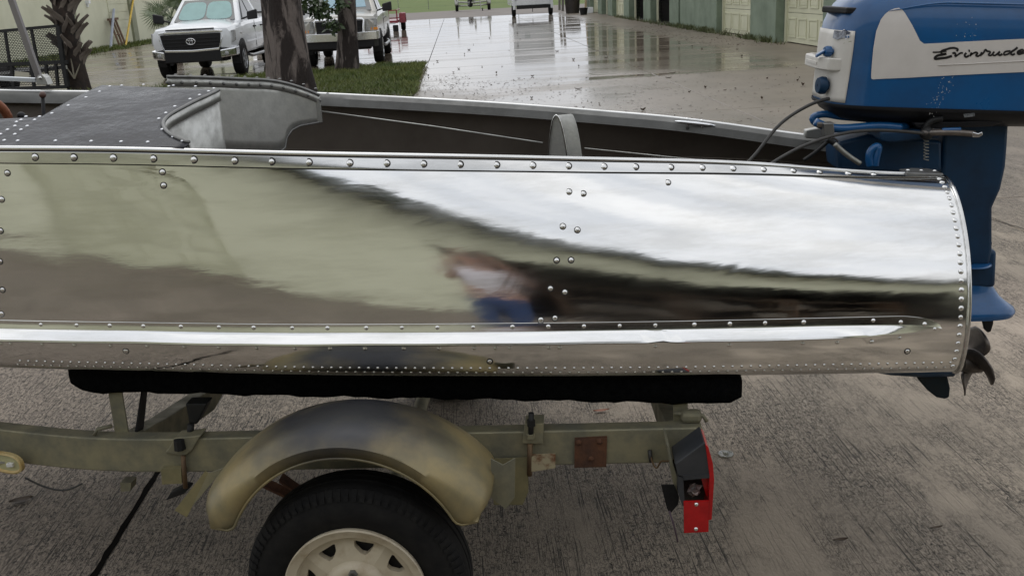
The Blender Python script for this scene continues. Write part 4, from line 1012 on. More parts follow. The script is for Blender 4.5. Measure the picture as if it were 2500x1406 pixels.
# axle, springs, wheels
HX, HZ = onY(868,1446,2.09).x, .292
MB().tube([(HX,2.14,HZ),(HX,2*YC-2.14,HZ)], .025, 12).build('axle', m_gz, tr, smooth=60)
for mir in (False, True):
    F_ = mirY if mir else (lambda p: Vector(p))
    for k in range(3):
        Ls = .36-.09*k; P = [F_((HX+Ls*q, 2.42, HZ+.04-.012*k+.13*q*q)) for q in np.linspace(-1,1,15)]
        MB().bar(P, (0,.022,0), (0,0,.004)).build('leaf_spring', m_rust, tr, smooth=0)
def wheel(mir):
    s = 1 if not mir else -1; y0 = 2.09 if not mir else 2*YC-2.09
    Mx = frame(Vector((HX, y0, HZ)), (1,0,0), (0,-s,0))      # local z points outwards
    R = .291
    prof = [(.176,-.135),(.20,-.150),(.24,-.158),(.264,-.150),(.278,-.142),(.286,-.13),(R,-.115),(R,-.096),(.284,-.094),(.284,-.088),(R,-.086),(R,-.068),(.284,-.066),(.284,-.060),(R,-.058),(R,-.040),(.286,-.026),(.275,-.016),(.262,-.010),(.235,.002),(.205,-.004),(.178,-.014)]
    wr = MB().lathe(prof, 72, Mx).build('wheel', m_rubber, tr, smooth=40)
    tb = MB()
    for k in range(84):       # shoulder lugs
        a = 2*math.pi*k/84; c, sn = math.cos(a), math.sin(a); da = .022
        pts = [(.2875,-.030),(.275,-.0135),(.263,-.0075)]
        for (r0, h0), (r1, h1) in zip(pts[:-1], pts[1:]):
            P = [Vector((r0*math.cos(a-da), r0*math.sin(a-da), h0+.0035)), Vector((r0*math.cos(a+da), r0*math.sin(a+da), h0+.0035)), Vector((r1*math.cos(a+da), r1*math.sin(a+da), h1+.0025)), Vector((r1*math.cos(a-da), r1*math.sin(a-da), h1+.0025))]
            tb.add([Mx @ (p+Vector((0,0,-.006))) for p in P]+[Mx @ p for p in P], [(4,5,6,7),(0,1,5,4),(1,2,6,5),(2,3,7,6),(3,0,4,7)])
    tag(tb.build('tread_lugs', m_rubber, wr, smooth=0), kind='stuff')
    rim = MB().lathe([(.150,-.06),(.155,-.02),(.160,-.006),(.174,-.002),(.183,.004),(.186,.000),(.184,-.012),(.178,-.016)], 72, Mx).build('rim', m_rim, wr, smooth=40)
    disc = MB(); nS = 8; ro, ri = .156, .085
    for k in range(nS):
        a0 = 2*math.pi*(k+.22)/nS; da = 2*math.pi/nS; am = a0+da/2; outer = []; hole = []
        Nn = 28; cen = Vector((.122*math.cos(am), .122*math.sin(am)))
        zf = lambda r: -.030+.012*sstep(.15,.10,r)
        B_ = [(ro, a0+da*i/10) for i in range(10)] + [(ro-(ro-ri)*i/4, a0+da) for i in range(4)] + [(ri, a0+da-da*i/10) for i in range(10)] + [(ri+(ro-ri)*i/4, a0) for i in range(4)]
        flip = 1 if k % 2 == 0 else -1
        T_ = [(.138, am-.21), (.138, am+.21), (.122, am+.19*flip), (.104, am+.10*flip), (.104, am-.02*flip), (.120, am-.19)]
        if flip < 0: T_ = [(.138, am-.20), (.138, am+.21), (.12, am+.20), (.104, am+.02), (.104, am-.10), (.122, am-.19)]
        tp_ = [Vector((r*math.cos(a), r*math.sin(a))) for r, a in T_]
        def hit(dirv):
            best = None
            for i in range(len(tp_)):
                p, q = tp_[i]-cen, tp_[(i+1) % len(tp_)]-cen; e = q-p; den = dirv.x*e.y-dirv.y*e.x
                if abs(den) < 1e-9: continue
                t = (p.x*e.y-p.y*e.x)/den; u = (p.x*dirv.y-p.y*dirv.x)/den
                if t > 0 and -1e-6 <= u <= 1+1e-6 and (best is None or t < best): best = t
            return best or .01
        V = []
        for r, a in B_:
            P = Vector((r*math.cos(a), r*math.sin(a))); dv_ = (P-cen).normalized(); h = cen+dv_*hit(dv_)*.96
            V.append((P, h))
        o = [Mx @ Vector((p.x, p.y, zf(p.length))) for p, h in V]; i_ = [Mx @ Vector((h.x, h.y, zf(h.length)-.004)) for p, h in V]; j_ = [Mx @ Vector((h.x, h.y, zf(h.length)-.022)) for p, h in V]
        disc.grid([o, i_, j_], closeu=True)
    disc.lathe([(ri+.0005,-.018),(.080,-.006),(.070,.002),(.058,.003),(.046,-.002),(.040,-.010),(.038,-.03)], 60, Mx)
    disc.lathe([(.1565,-.0305),(.155,-.034),(.151,-.05)], 60, Mx)
    disc.build('disc', m_rim, rim, smooth=40)
    MB().lathe([(.154,-.055),(.001,-.06)], 40, Mx).build('brake_drum', m_dark, rim, smooth=40)
    MB().lathe([(.038,-.028),(.030,-.02),(.028,.004),(.024,.010),(.001,.012)], 32, Mx).build('hub', m_rubber, rim, smooth=40)
    for k in range(5):
        a = math.pi/2+2*math.pi*k/5; q = Mx @ Vector((.0605*math.cos(a), .0605*math.sin(a), -.002))
        MB().lathe([(.0125,-.004),(.0125,.006),(.010,.012),(.006,.012),(.005,.006),(.0001,.006)], 6, Matrix.Translation(q) @ Mx.to_3x3().to_4x4()).build('lug_nut', m_panel2, rim, smooth=0)
m_rim = MAT('rim_paint', (.50,.44,.33), (.33,.26,.17), 14, .42, .55, lo=.5, hi=.72, detail=8)
wheel(False); wheel(True)
# fenders: rolled sheet following the wheel
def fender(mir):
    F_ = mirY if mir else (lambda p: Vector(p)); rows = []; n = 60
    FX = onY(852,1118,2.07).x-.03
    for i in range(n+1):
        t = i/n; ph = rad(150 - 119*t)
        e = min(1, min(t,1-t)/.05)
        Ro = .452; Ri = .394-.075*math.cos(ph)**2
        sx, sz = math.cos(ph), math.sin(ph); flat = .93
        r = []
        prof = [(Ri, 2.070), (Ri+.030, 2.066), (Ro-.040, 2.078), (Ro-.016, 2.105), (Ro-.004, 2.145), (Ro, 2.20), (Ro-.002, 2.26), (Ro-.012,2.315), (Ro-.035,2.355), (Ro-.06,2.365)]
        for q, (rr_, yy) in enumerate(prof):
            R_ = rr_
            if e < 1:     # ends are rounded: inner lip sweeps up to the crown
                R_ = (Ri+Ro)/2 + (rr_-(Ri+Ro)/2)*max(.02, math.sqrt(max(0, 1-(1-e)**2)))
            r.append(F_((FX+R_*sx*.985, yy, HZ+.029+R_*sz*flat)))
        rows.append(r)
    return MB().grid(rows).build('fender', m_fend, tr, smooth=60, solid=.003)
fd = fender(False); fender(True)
lip_ = [fd.data.vertices[i*10].co + Vector(org(tr).translation) for i in range(61)]
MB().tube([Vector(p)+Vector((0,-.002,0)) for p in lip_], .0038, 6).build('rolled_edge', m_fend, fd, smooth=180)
# fender stays, clamps and plates on the near beam
def pp(pts, Y, d, name, mat, par=tr, bev=0.0, sm=0):
    return MB().prism([onY(x, y, Y) for x, y in pts], d).build(name, mat, par, smooth=sm, bevel=bev)
pp([(1198,1120),(1228,1135),(1234,1242),(1200,1215)], 2.20, (0,.004,0), 'fender_stay', m_gz)
pp([(1228,1135),(1258,1118),(1256,1215),(1234,1242)], 2.20, (0,.004,0), 'fender_stay', m_gz)
pp([(1205,1120),(1290,1116),(1290,1200),(1276,1232),(1205,1232)], 2.43, (0,.004,0), 'spring_hanger', m_gzy)
pp([(426,1245),(500,1150),(508,1155),(456,1262)], 2.22, (0,.004,0), 'fender_stay', m_gzy)
pp([(456,1262),(508,1155),(546,1143),(470,1235)], 2.22, (0,.004,0), 'fender_stay', m_gz)
pp([(393,1146),(442,1143),(444,1180),(395,1182)], 2.42, (0,.02,0), 'spacer_block', m_gzy)
pp([(1295,1116),(1356,1114),(1356,1142),(1295,1152)], 2.42, (0,.02,0), 'spacer_block', m_rustw)
pp([(1403,1072),(1482,1068),(1480,1138),(1402,1140)], 2.437, (0,-.004,0), 'splice_plate', m_rust)
P = [onY(x, y, 2.437) for x, y in ((1403,1072),(1482,1068))]; MB().prism([P[0], P[1], P[1]+Vector((-.002,.05,.006)), P[0]+Vector((.002,.05,.006))], (0,0,.004)).build('splice_plate', m_rust, tr, smooth=0)
for x, y in ((1413,1080),(1464,1078),(1443,1120)): inst('plate_bolt', dome(.009,.005,8,2).mesh('plate_bolt', m_rust, 180), tr, frame(onY(x,y,2.432), (1,0,0), (0,-1,0)))
# u-bolt with plate
pp([(1282,1035),(1328,1033),(1325,1083),(1274,1083)], 2.425, (0,.06,-.0), 'clamp_plate', m_gz, bev=.002)
MB().tube([onY(1297,1008,2.42), onY(1296,1070,2.42)], .0075, 10).build('u_bolt', m_blackst, tr, smooth=180)
MB().lathe([(.013,0),(.013,.012),(.001,.013)], 6, Matrix.Translation(onY(1295,1068,2.42))).build('bolt_nut', m_gz, tr, smooth=0)
MB().lathe([(.011,0),(.011,.02),(.001,.021)], 6, Matrix.Translation(onY(1297,1040,2.42))).build('bolt_nut', m_blackst, tr, smooth=0)
MB().tube([onY(1294,1083,2.425), onY(1293,1160,2.425)], .0075, 10).build('u_bolt', m_rodr, tr, smooth=180)
# front roller bracket clamp
pp([(403,1105),(428,1068),(470,1065),(491,1062),(468,1100),(450,1114)], 2.43, (0,.05,0), 'clamp_plate', m_gz, bev=.003)
MB().lathe([(.017,0),(.015,.03),(.001,.032)], 8, Matrix.Translation(onY(440,1096,2.425))).build('bolt_nut', m_blackst, tr, smooth=0)
MB().tube([onY(447,1112,2.425), onY(453,1190,2.425)], .007, 10).build('u_bolt', m_rodr, tr, smooth=180)
pp([(404,1222),(415,1204),(452,1186),(465,1190),(448,1206)], 2.44, (0,.03,0), 'clamp_foot', m_blackst, bev=.003)
MB().tube([onY(464,1068,2.47), onY(466,1035,2.47)], .010, 10).build('jack_stud', m_blackst, tr, smooth=180)
P = [onY(x, y, 2.50) for x, y in ((452,985),(506,985),(480,1036),(462,1036))]; MB().prism(P, (0,.05,0)).build('bunk_bracket', m_blackst, tr, smooth=0, bevel=.004)
pp([(293,1178),(320,1178),(318,1198),(295,1200)], 2.50, (0,.04,0), 'frame_tab', m_gz)
MB().tube(curve3([onY(62,1166,2.52), onY(110,1188,2.50), onY(155,1196,2.49), onY(200,1180,2.48)], 20), .003, 6).build('wire', m_cable, tr, smooth=180)
# amber-cream side marker lamp on the curve of the beam
mc = onY(18,1128,2.485); mu = Vector((.955,-.28,0)).normalized(); mn = Vector((-.28,-.955,0)).normalized()
def oval(a, b, o): return [mc + mn*o + mu*(math.copysign(max(0,abs(math.cos(t))-.0)**.8, math.cos(t))*a) + Vector((0,0,1))*(math.copysign(abs(math.sin(t))**.8, math.sin(t))*b) for t in np.linspace(0,2*math.pi,32,endpoint=False)]
mk = MB().grid([oval(.062,.033,-.004), oval(.062,.033,.008), oval(.056,.028,.010), oval(.052,.024,.004)], closeu=True).build('marker_lamp', MAT('marker_rim',(.42,.27,.08),(.5,.4,.2),20,.5), tr, smooth=60)
o_ = oval(.052,.024,.004); mb = MB(); mb.add(o_, [tuple(range(32))]); mb.build('marker_base', MAT('marker_base',(.42,.41,.24),(.35,.33,.18),12,.5), mk, smooth=0)
MB().box(mc+mn*.010+mu*.022, (.020,.012,.012)).build('bulb_holder', MAT('holder_white',(.62,.62,.6),rough=.4), mk, smooth=0, bevel=.002)
MB().box(mc+mn*.006-mu*.02, (.05,.004,.006)).build('contact_strip', m_panel, mk, smooth=0)
# tail light: cracked box lamp hanging on its plate
m_redl = MAT('red_lens', (.45,.006,.008), (.34,.004,.006), 20, .25, coat=.15)
m_hous = MAT('lamp_housing', (.025,.028,.033), (.04,.042,.047), 14, .42)
TY = 2.30
tl = pp([(1648,1132),(1720,1080),(1741,1134),(1734,1160),(1670,1166),(1655,1160)], TY, (0,.10,0), 'tail_light', m_hous, bev=.003)
pp([(1655,1162),(1668,1166),(1672,1232),(1666,1236),(1655,1200)], TY, (0,.10,0), 'housing_side', m_hous, tl)
pp([(1668,1166),(1736,1158),(1736,1230),(1672,1236)], TY+.085, (0,.012,0), 'housing_back', m_dark, tl)
pp([(1668,1160),(1735,1157),(1734,1166),(1669,1172)], TY-.002, (0,.08,0), 'housing_lip', m_hous, tl)
pp([(1722,1084),(1730,1092),(1741,1132),(1744,1172),(1738,1268),(1730,1270),(1732,1160)], TY-.003, (0,.10,0), 'red_lens', m_redl, tl, bev=.002)
pp([(1712,1168),(1731,1166),(1731,1212),(1724,1210)], TY+.03, (0,.004,0), 'red_lens', m_redl, tl)
pp([(1669,1224),(1731,1222),(1730,1298),(1670,1301)], TY-.004, (0,.006,0), 'red_lens', m_redl, tl, bev=.001)
for x, y in ((1700,1231),(1699,1291)): inst('lens_screw', me_rivs, tl, frame(onY(x,y,TY-.0045), (1,0,0), (0,-1,0)))
cb = MB(); cc = onY(1695,1195,TY+.04)
cb.ball(cc, .017, 9, 6, (1.1,.7,.9)); rr = random.Random(5); cb.v = [tuple(Vector(v)+Vector((rr.gauss(0,.003),rr.gauss(0,.003),rr.gauss(0,.003)))) for v in cb.v]
cb.build('bulb_socket', MAT('socket',(.4,.4,.42),(.25,.14,.10),60,.4,metal=.4), tl, smooth=0)
pp([(1627,1084),(1634,1090),(1644,1132),(1662,1190),(1656,1206),(1648,1202),(1640,1160)], TY+.03, (0,.10,0), 'lamp_plate', m_gz, tr, bev=.002)
pp([(1614,1184),(1646,1184),(1658,1212),(1656,1230),(1636,1254),(1628,1240)], TY+.02, (0,.006,0), 'rubber_flap', m_rubber, tl)
MB().tube([onY(1634,1246,TY+.02), onY(1646,1285,TY+.02), onY(1655,1322,TY+.02)], .0026, 6).build('ground_wire', MAT('wire_mauve',(.09,.06,.08),rough=.6), tl, smooth=180)
MB().tube(curve3([onY(1587,1100,2.43), onY(1592,1125,2.42), onY(1602,1142,2.41), onY(1612,1128,2.40), onY(1625,1125,2.38), onY(1650,1122,2.36)], 24), .0025, 6).build('wire', m_rodr, tr, smooth=180)
MB().tube([onY(1586,1099,2.43), onY(1590,1128,2.425)], .006, 8).build('wire_splice', m_cable, tr, smooth=180)
# front stop and winch post out of view
MB().span((-3.75,YC-.03,ZT-.01),(-3.67,YC+.03,1.25)).build('winch_post', m_gz, tr, smooth=0)
MB().tube([(-4.4,YC,ZB+.02),(-4.4,YC,.03)], .025, 10).build('jack_leg', m_gz, tr, smooth=60)
MB().lathe([(.08,0),(.08,.01),(.03,.02)], 16, Matrix.Translation((-4.4,YC,.0))).build('jack_foot', m_gz, tr, smooth=30)
# ------------------------------------------------------------------ pickups
def loft(st, prof, name, mat, par, bev=0.0, sm=40):
    rows = []
    for s in st:
        h = prof(s); rows.append([Vector((s[0], y, z)) for y, z in h] + [Vector((s[0], -y, z)) for y, z in reversed(h)])
    mb = MB().grid(rows, closeu=True); n = len(rows[0]); mb.add(rows[0], [tuple(range(n))]); mb.add(rows[-1], [tuple(range(n))])
    return mb.build(name, mat, par, smooth=sm, bevel=bev, fix=True)
def pickup(name, paint, kind):
    t = empty(name)
    W = 1.0
    # stations: x, zbot, zmid, zshoulder, zcrown, w
    if kind == 'a':
        st = [(.93,.74,.95,1.10,1.13,.80),(.86,.70,.95,1.17,1.20,.93),(.6,.68,.95,1.20,1.27,.985),(.1,.66,.95,1.23,1.33,1.0),(-.72,.55,.95,1.26,1.37,1.005),(-.8,.52,.95,1.28,1.30,1.005),(-3.05,.52,.95,1.29,1.30,1.005),(-3.12,.55,.95,1.30,1.31,1.005),(-4.75,.60,.95,1.31,1.32,1.0),(-4.85,.66,.95,1.28,1.29,.97)]
    else:
        st = [(.88,.78,.98,1.14,1.17,.86),(.80,.72,.98,1.22,1.26,.96),(.5,.70,.98,1.25,1.32,.98),(-.72,.60,.98,1.30,1.40,1.0),(-.8,.58,.98,1.31,1.33,1.0),(-3.3,.58,.98,1.33,1.34,1.0),(-5.2,.64,.98,1.36,1.37,1.0),(-5.3,.7,.98,1.32,1.33,.97)]
    pf = lambda s: [(0, s[1]), (s[5]-.06, s[1]), (s[5]-.01, s[1]+.08), (s[5], s[2]), (s[5]-.02, s[3]-.08), (s[5]-.09, s[3]), (s[5]*.55, s[4]-.01), (0, s[4])]
    body = loft(st, pf, 'body', paint, t, sm=32)
    zc = 1.28 if kind == 'a' else 1.31; zr = 1.93 if kind == 'a' else 1.98; rear = -3.05 if kind == 'a' else -2.9
    cs = [(-.55,zc,.90),(-1.28,zr-.10,.72),(-1.5,zr-.02,.70),(-2.0,zr,.70),(rear+.35,zr-.03,.69),(rear,zc,.90)]
    rows = []
    # cab: ring at belt, ring at roof edge, roof crown
    belt = [(-.55,.80),(-.62,.90),(rear+.02,.92),(rear,.80)]; roof = [(-1.36,.62),(-1.42,.70),(rear+.30,.70),(rear+.26,.62)]
    rg = lambda L_, z: [Vector((x, y, z)) for x, y in L_] + [Vector((x, -y, z)) for x, y in reversed(L_)]
    rows = [rg(belt, zc-.05), rg(belt, zc), rg(roof, zr-.06), rg([(x+(-.10 if i < 2 else .10), y-.09) for i, (x, y) in enumerate(roof)], zr)]
    mb = MB().grid(rows, closeu=True); mb.add(rows[-1], [tuple(range(8))])
    cab = mb.build('cab', paint, t, smooth=30, bevel=.03, seg=3, fix=True)
    # windscreen and (on the white one) the folded-out sunshade behind it
    def quad(P, mat, nm, par, d): return MB().prism(P, d).build(nm, mat, par, smooth=0, bevel=.012)
    a = .05; f = lambda u, v, o: Vector((-.55+(-1.40+.55)*v+o*.9, u*(.80+(.62-.80)*v), zc+(zr-.06-zc)*v+o*.75))
    ws = quad([f(-.97,.06,.012), f(.97,.06,.012), f(.97,.93,.012), f(-.97,.93,.012)], m_glass, 'windscreen', cab, (.006,0,.006))
    if kind == 'a':
        for s_ in (-1, 1):
            P = []
            for i in range(20):
                th = 2*math.pi*i/20; c, s = math.cos(th), math.sin(th)
                P.append(f(s_*.46+.44*math.copysign(abs(c)**.5, c), .47+.36*math.copysign(abs(s)**.5, s), .021))
            MB().prism(P, (.003,0,.003)).build('sunshade', m_shade, ws, smooth=0)
    else:
        P = [f(-.8,.2,.021), f(.8,.2,.021), f(.8,.8,.021), f(-.8,.8,.021)]; MB().prism(P, (.003,0,.003)).build('sunshade', MAT('sunshade_blue', (.22,.36,.44), rough=.4), ws, smooth=0)
    for s_ in (-1, 1):
        g = lambda x, v: Vector((x, s_*(.925+(.705-.925)*v+.006), zc+(zr-.06-zc)*v))
        for x0, x1, x2, x3 in ((-.82,-1.72,-1.72,-1.50),(-1.82,-2.62,-2.50,-1.82)):
            MB().prism([g(x0,.08), g(x1,.08), g(x2,.88), g(x3,.88)], (0,s_*.005,0)).build('side_window', m_glass, cab, smooth=0)
        # mirrors, handles, wheel arches, running boards
        MB().hexa([Vector((-.78+dx, s_*(1.05+dy), 1.30+dz)) for dx, dy, dz in ((0,0,0),(.10,0,0),(.12,.26,.02),(0,.26,.02),(0,0,.20),(.08,0,.20),(.10,.26,.26),(0,.26,.26))]).build('mirror', m_blackpl, t, smooth=0, bevel=.03)
        MB().bar([(-.74,s_*.90,1.33),(-.74,s_*1.07,1.38)], (.03,0,0), (0,0,.02)).build('mirror_arm', m_blackpl, t, smooth=0)
        for x in (-1.62,-2.55): MB().bar([(x,s_*1.0,1.12),(x-.18,s_*1.02,1.12)], (0,.02,0), (0,0,.018)).build('door_handle', m_chrome if kind == 'b' else m_blackpl, t, smooth=0)
        MB().tube([(-.55,s_*1.02,.46),(-.75,s_*1.06,.42),(-2.7,s_*1.06,.42),(-2.9,s_*1.0,.46)], .04, 8).build('running_board', m_alloy, t, smooth=60)
        MB().bar([(-.55,s_*1.0,.78),(-3.0,s_*1.0,.78)], (0,.012,0), (0,0,.02)).build('side_moulding', paint, t, smooth=0)
        MB().tube([(x,s_*.999,1.27) for x in (-1.77,)]+[(-1.77,s_*1.001,.60)], .006, 5).build('door_seam', m_blackpl, t, smooth=0)
        for wx in (0, -3.7 if kind == 'a' else -4.0):
            MB().prism([Vector((wx+.47*math.cos(q), s_*.80, .42+.47*math.sin(q))) for q in np.linspace(-.25, math.pi+.25, 24)], (0,s_*.207,0)).build('wheel_arch', m_blackpl, t, smooth=30)
            Mx = frame(Vector((wx, s_*1.03, .395)), (1,0,0), (0,s_,0)); R = .395
            wl = MB().lathe([(.23,-.25),(.33,-.26),(R-.02,-.25),(R,-.22),(R,-.03),(R-.02,-.005),(.33,.008),(.24,-.005)], 40, Mx).build('wheel', m_rubber, t, smooth=40)
            MB().lathe([(.25,-.02),(.24,.0),(.22,-.03),(.08,-.05),(.07,-.01),(.001,-.008)], 30, Mx).build('rim', m_alloy if kind == 'a' else m_chrome, wl, smooth=30)
            for k in range(6):
                a_ = 2*math.pi*k/6; p = Mx @ Vector((.06*math.cos(a_), .06*math.sin(a_), -.012)); q = Mx @ Vector((.225*math.cos(a_), .225*math.sin(a_), -.008))
                MB().bar([p, q], Mx.to_3x3() @ Vector((-math.sin(a_), math.cos(a_), 0))*.03, Mx.to_3x3() @ Vector((0,0,.01))).build('spoke', m_alloy, wl, smooth=0)
    bx = lambda c, d, nm, mat, par=t, bev=.015: MB().box(c, d).build(nm, mat, par, smooth=0, bevel=bev)
    bx((.55,0,.55), (.5,1.5,.3), 'skid_plate', m_blackpl)
    bx((-2.2,0,.48), (4.4,.9,.18), 'chassis', m_blackpl)
    MB().tube([(-3.7,-.9,.395),(-3.7,.9,.395)], .07, 8).build('axle', m_blackpl, t, smooth=60); MB().ball((-3.7,0,.39), .17).build('differential', m_blackpl, t, smooth=180)
    if kind == 'a':
        gm = MB(); P = [(-.72,1.07),(.72,1.07),(.66,.72),(-.66,.72)]
        gr = MB().prism([Vector((.925,y,z)) for y, z in P], (.035,0,0)).build('grille', m_blackpl, t, smooth=0, bevel=.02)
        for z in (.80,.88,.96): bx((.965,0,z), (.02,1.30,.035), 'grille_bar', m_blackpl, gr, .008)
        MB().bar([(.90,-.76,1.10),(.955,-.60,1.115),(.965,0,1.12),(.955,.60,1.115),(.90,.76,1.10)], (.022,0,0), (0,0,.025)).build('grille_trim', m_chrome, gr, smooth=0, bevel=.01)
        MB().bar([(.88,-.80,1.06),(.94,-.72,.90),(.955,-.64,.70),(.965,0,.675),(.955,.64,.70),(.94,.72,.90),(.88,.80,1.06)], (.022,0,0), (0,0,.028)).build('grille_trim', m_chrome, gr, smooth=0, bevel=.01)
        bx((.93,0,1.175), (.06,1.15,.035), 'bonnet_scoop', m_blackpl)
        def ell(ry, rz, cz, r): return MB().tube([Vector((.99, ry*math.cos(q), .90+cz+rz*math.sin(q))) for q in np.linspace(0, 2*math.pi, 28, endpoint=False)], r, 6, closed=True)
        e = ell(.105,.072,0,.011); e.build('emblem', m_chrome, gr, smooth=180)
        ell(.036,.066,-.004,.008).build('emblem', m_chrome, gr, smooth=180); ell(.075,.024,.038,.008).build('emblem', m_chrome, gr, smooth=180)
        for s_ in (-1, 1):
            hl = MB().hexa([Vector(p) for p in ((.60,s_*.80,.82),(.93,s_*.74,.82),(.80,s_*.985,.84),(.55,s_*.985,.86),(.60,s_*.80,1.06),(.93,s_*.76,1.07),(.72,s_*.99,1.12),(.50,s_*.985,1.12))]).build('headlight', m_lamp, t, smooth=0, bevel=.02)
            MB().ball((.83,s_*.86,.95), .06, 12, 8, (.8,1,1)).build('reflector', m_chrome, hl, smooth=180)
            bp = MB().hexa([Vector(p) for p in ((.50,s_*.66,.48),(.98,s_*.66,.48),(.80,s_*1.0,.52),(.45,s_*1.01,.52),(.50,s_*.66,.70),(.99,s_*.66,.68),(.82,s_*1.01,.72),(.45,s_*1.02,.74))]).build('bumper', m_chrome, t, smooth=0, bevel=.03)
            MB().ball((.925,s_*.80,.58), .055, 12, 8, (.6,1,1)).build('fog_lamp', m_lamp, bp, smooth=180)
        bx((.80,0,.57), (.34,1.34,.30), 'lower_bumper', m_blackpl)
        bx((-.05,1.0,1.02), (.22,.02,.05), 'fender_badge', m_chrome, t, .004)
    else:
        gr = MB().prism([Vector((.90,y,z)) for y, z in ((-.62,1.15),(.62,1.15),(.60,.80),(.54,.74),(-.54,.74),(-.60,.80))], (.02,0,0)).build('grille', m_blackpl, t, smooth=0)
        MB().tube([Vector((.93,y,z)) for y, z in ((-.63,1.14),(-.60,1.17),(.60,1.17),(.63,1.14),(.61,.80),(.54,.73),(-.54,.73),(-.61,.80))], .035, 8, closed=True).build('grille_frame', m_chrome, gr, smooth=60)
        for z in (.84,.95,1.06): bx((.925,0,z), (.02,1.18,.03), 'grille_bar', m_blackpl, gr, .008)
        for s_ in (-1, 1):
            hl = MB().hexa([Vector(p) for p in ((.60,s_*.67,.98),(.90,s_*.67,.98),(.84,s_*.965,.98),(.60,s_*.97,.98),(.60,s_*.67,1.17),(.90,s_*.67,1.17),(.82,s_*.96,1.17),(.58,s_*.965,1.17))]).build('headlight', m_lamp, t, smooth=0, bevel=.015)
            MB().hexa([Vector(p) for p in ((.60,s_*.67,.87),(.905,s_*.67,.87),(.845,s_*.968,.87),(.60,s_*.97,.87),(.60,s_*.67,.965),(.905,s_*.67,.965),(.845,s_*.968,.965),(.60,s_*.97,.965))]).build('turn_lamp', m_lamp, t, smooth=0, bevel=.01)
            MB().hexa([Vector(p) for p in ((.60,s_*.80,.88),(.885,s_*.80,.88),(.85,s_*.972,.88),(.60,s_*.975,.88),(.60,s_*.80,.945),(.885,s_*.80,.945),(.85,s_*.972,.945),(.60,s_*.975,.945))]).build('amber_lamp', m_amber, hl, smooth=0)
        MB().bar([(.55,-1.0,.76),(.90,-.94,.75),(.98,-.60,.745),(1.0,0,.74),(.98,.60,.745),(.90,.94,.75),(.55,1.0,.76)], (.05,0,0), (0,0,.10)).build('bumper', m_chrome, t, smooth=40, bevel=.03)
        MB().bar([(.60,-.95,.56),(.90,-.86,.55),(.96,0,.54),(.90,.86,.55),(.60,.95,.56)], (.05,0,0), (0,0,.09)).build('air_dam', m_blackpl, t, smooth=40, bevel=.02)
        MB().tube([(1.05,0,.66),(1.055,0,.66)], .05, 12).build('tow_badge', m_blackpl, t, smooth=0)
    return t
HEAD = math.atan2(-E2.y, -E2.x)
tu = pickup('pickup_truck', m_white, 'a'); tu.location = Vector((-8.12,24.35,0)) - E1*1.0; tu.rotation_euler = (0,0,HEAD)
tag(tu, 'white crew pickup with black grille and teal sunshade behind the windscreen', 'pickup truck')
fo = pickup('pickup_truck', m_silver, 'b'); fo.location = Vector((-5.02,26.5,0)) - E1*1.0; fo.rotation_euler = (0,0,HEAD+rad(1))
tag(fo, 'silver beige pickup with square chrome grille behind the thinner tree', 'pickup truck')

# ------------------------------------------------------------------ trailers in the yard
def small_wheel(par, c, ax, R, wd, mat=m_rubber, rim=m_alloy):
    Mx = frame(Vector(c), (0,0,1), ax)
    wl = MB().lathe([(R*.5,-wd/2),(R*.93,-wd/2),(R,-wd*.35),(R,wd*.35),(R*.93,wd/2),(R*.5,wd/2)], 28, Mx).build('wheel', mat, par, smooth=40)
    MB().lathe([(R*.55,wd*.40),(R*.5,wd*.2),(R*.2,wd*.3),(.001,wd*.32)], 24, Mx).build('rim', rim, wl, smooth=40); return wl
def lb_(a, b, z): return AB(a, b, z)
# red open trailer
P0 = onZ(985,74); a0 = P0.dot(E1); b0 = P0.dot(E2)
rt = empty('utility_trailer', AB(a0-.8,b0,0)); tag(rt, 'small red open trailer with slatted sides behind the silver pickup', 'trailer')
small_wheel(rt, AB(a0,b0+.3,.34), E1, .34, .22); small_wheel(rt, AB(a0-1.9,b0+.3,.34), -E1, .34, .22)
for aa in (a0, a0-1.9):
    rows = [[AB(aa+s_*.15, b0+.3+.44*math.cos(q), .36+.46*math.sin(q)) for s_ in (-1,1)] for q in np.linspace(.0, math.pi, 16)]
    MB().grid(rows).build('fender', m_redp, rt, smooth=60, solid=.02)
    m = MB(); m.prism([AB(aa-.15,b0+.3+.44*math.cos(q),.36+.46*math.sin(q)) for q in np.linspace(0,math.pi,16)], E1*.02); m.prism([AB(aa-.15,b0-.16,.36),AB(aa+.15,b0-.16,.36),AB(aa+.15,b0-.12,.80),AB(aa-.15,b0-.12,.80)], E2*.02)
    m.build('fender_side', m_redp, rt, smooth=0)
blk(MB(), a0-1.72, a0-.18, b0-1.2, b0+1.8, .38, .50).build('bed', m_redp, rt, smooth=0)
for z in (.62,.98):
    for aa in (a0-.2, a0-1.7): blk(MB(), aa-.025, aa+.025, b0-1.2, b0+1.8, z-.025, z+.025).build('rail', m_redp, rt, smooth=0)
    blk(MB(), a0-1.7, a0-.2, b0-1.2, b0-1.15, z-.025, z+.025).build('rail', m_redp, rt, smooth=0)
for aa in (a0-1.7,a0-1.3,a0-.95,a0-.6,a0-.2): blk(MB(), aa-.03, aa+.03, b0-1.23, b0-1.17, .5, 1.0).build('upright', m_redp, rt, smooth=0)
blk(MB(), a0-1.5, a0-.3, b0-1.24, b0-1.18, .34, .40).build('tail_bar', m_white, rt, smooth=0)
tag(blk(MB(), a0-.42, a0-.16, b0-1.5, b0-1.26, .0, .30).build('crate', m_blackpl, smooth=0, bevel=.03), 'dark crate on the ground behind the red trailer', 'crate')
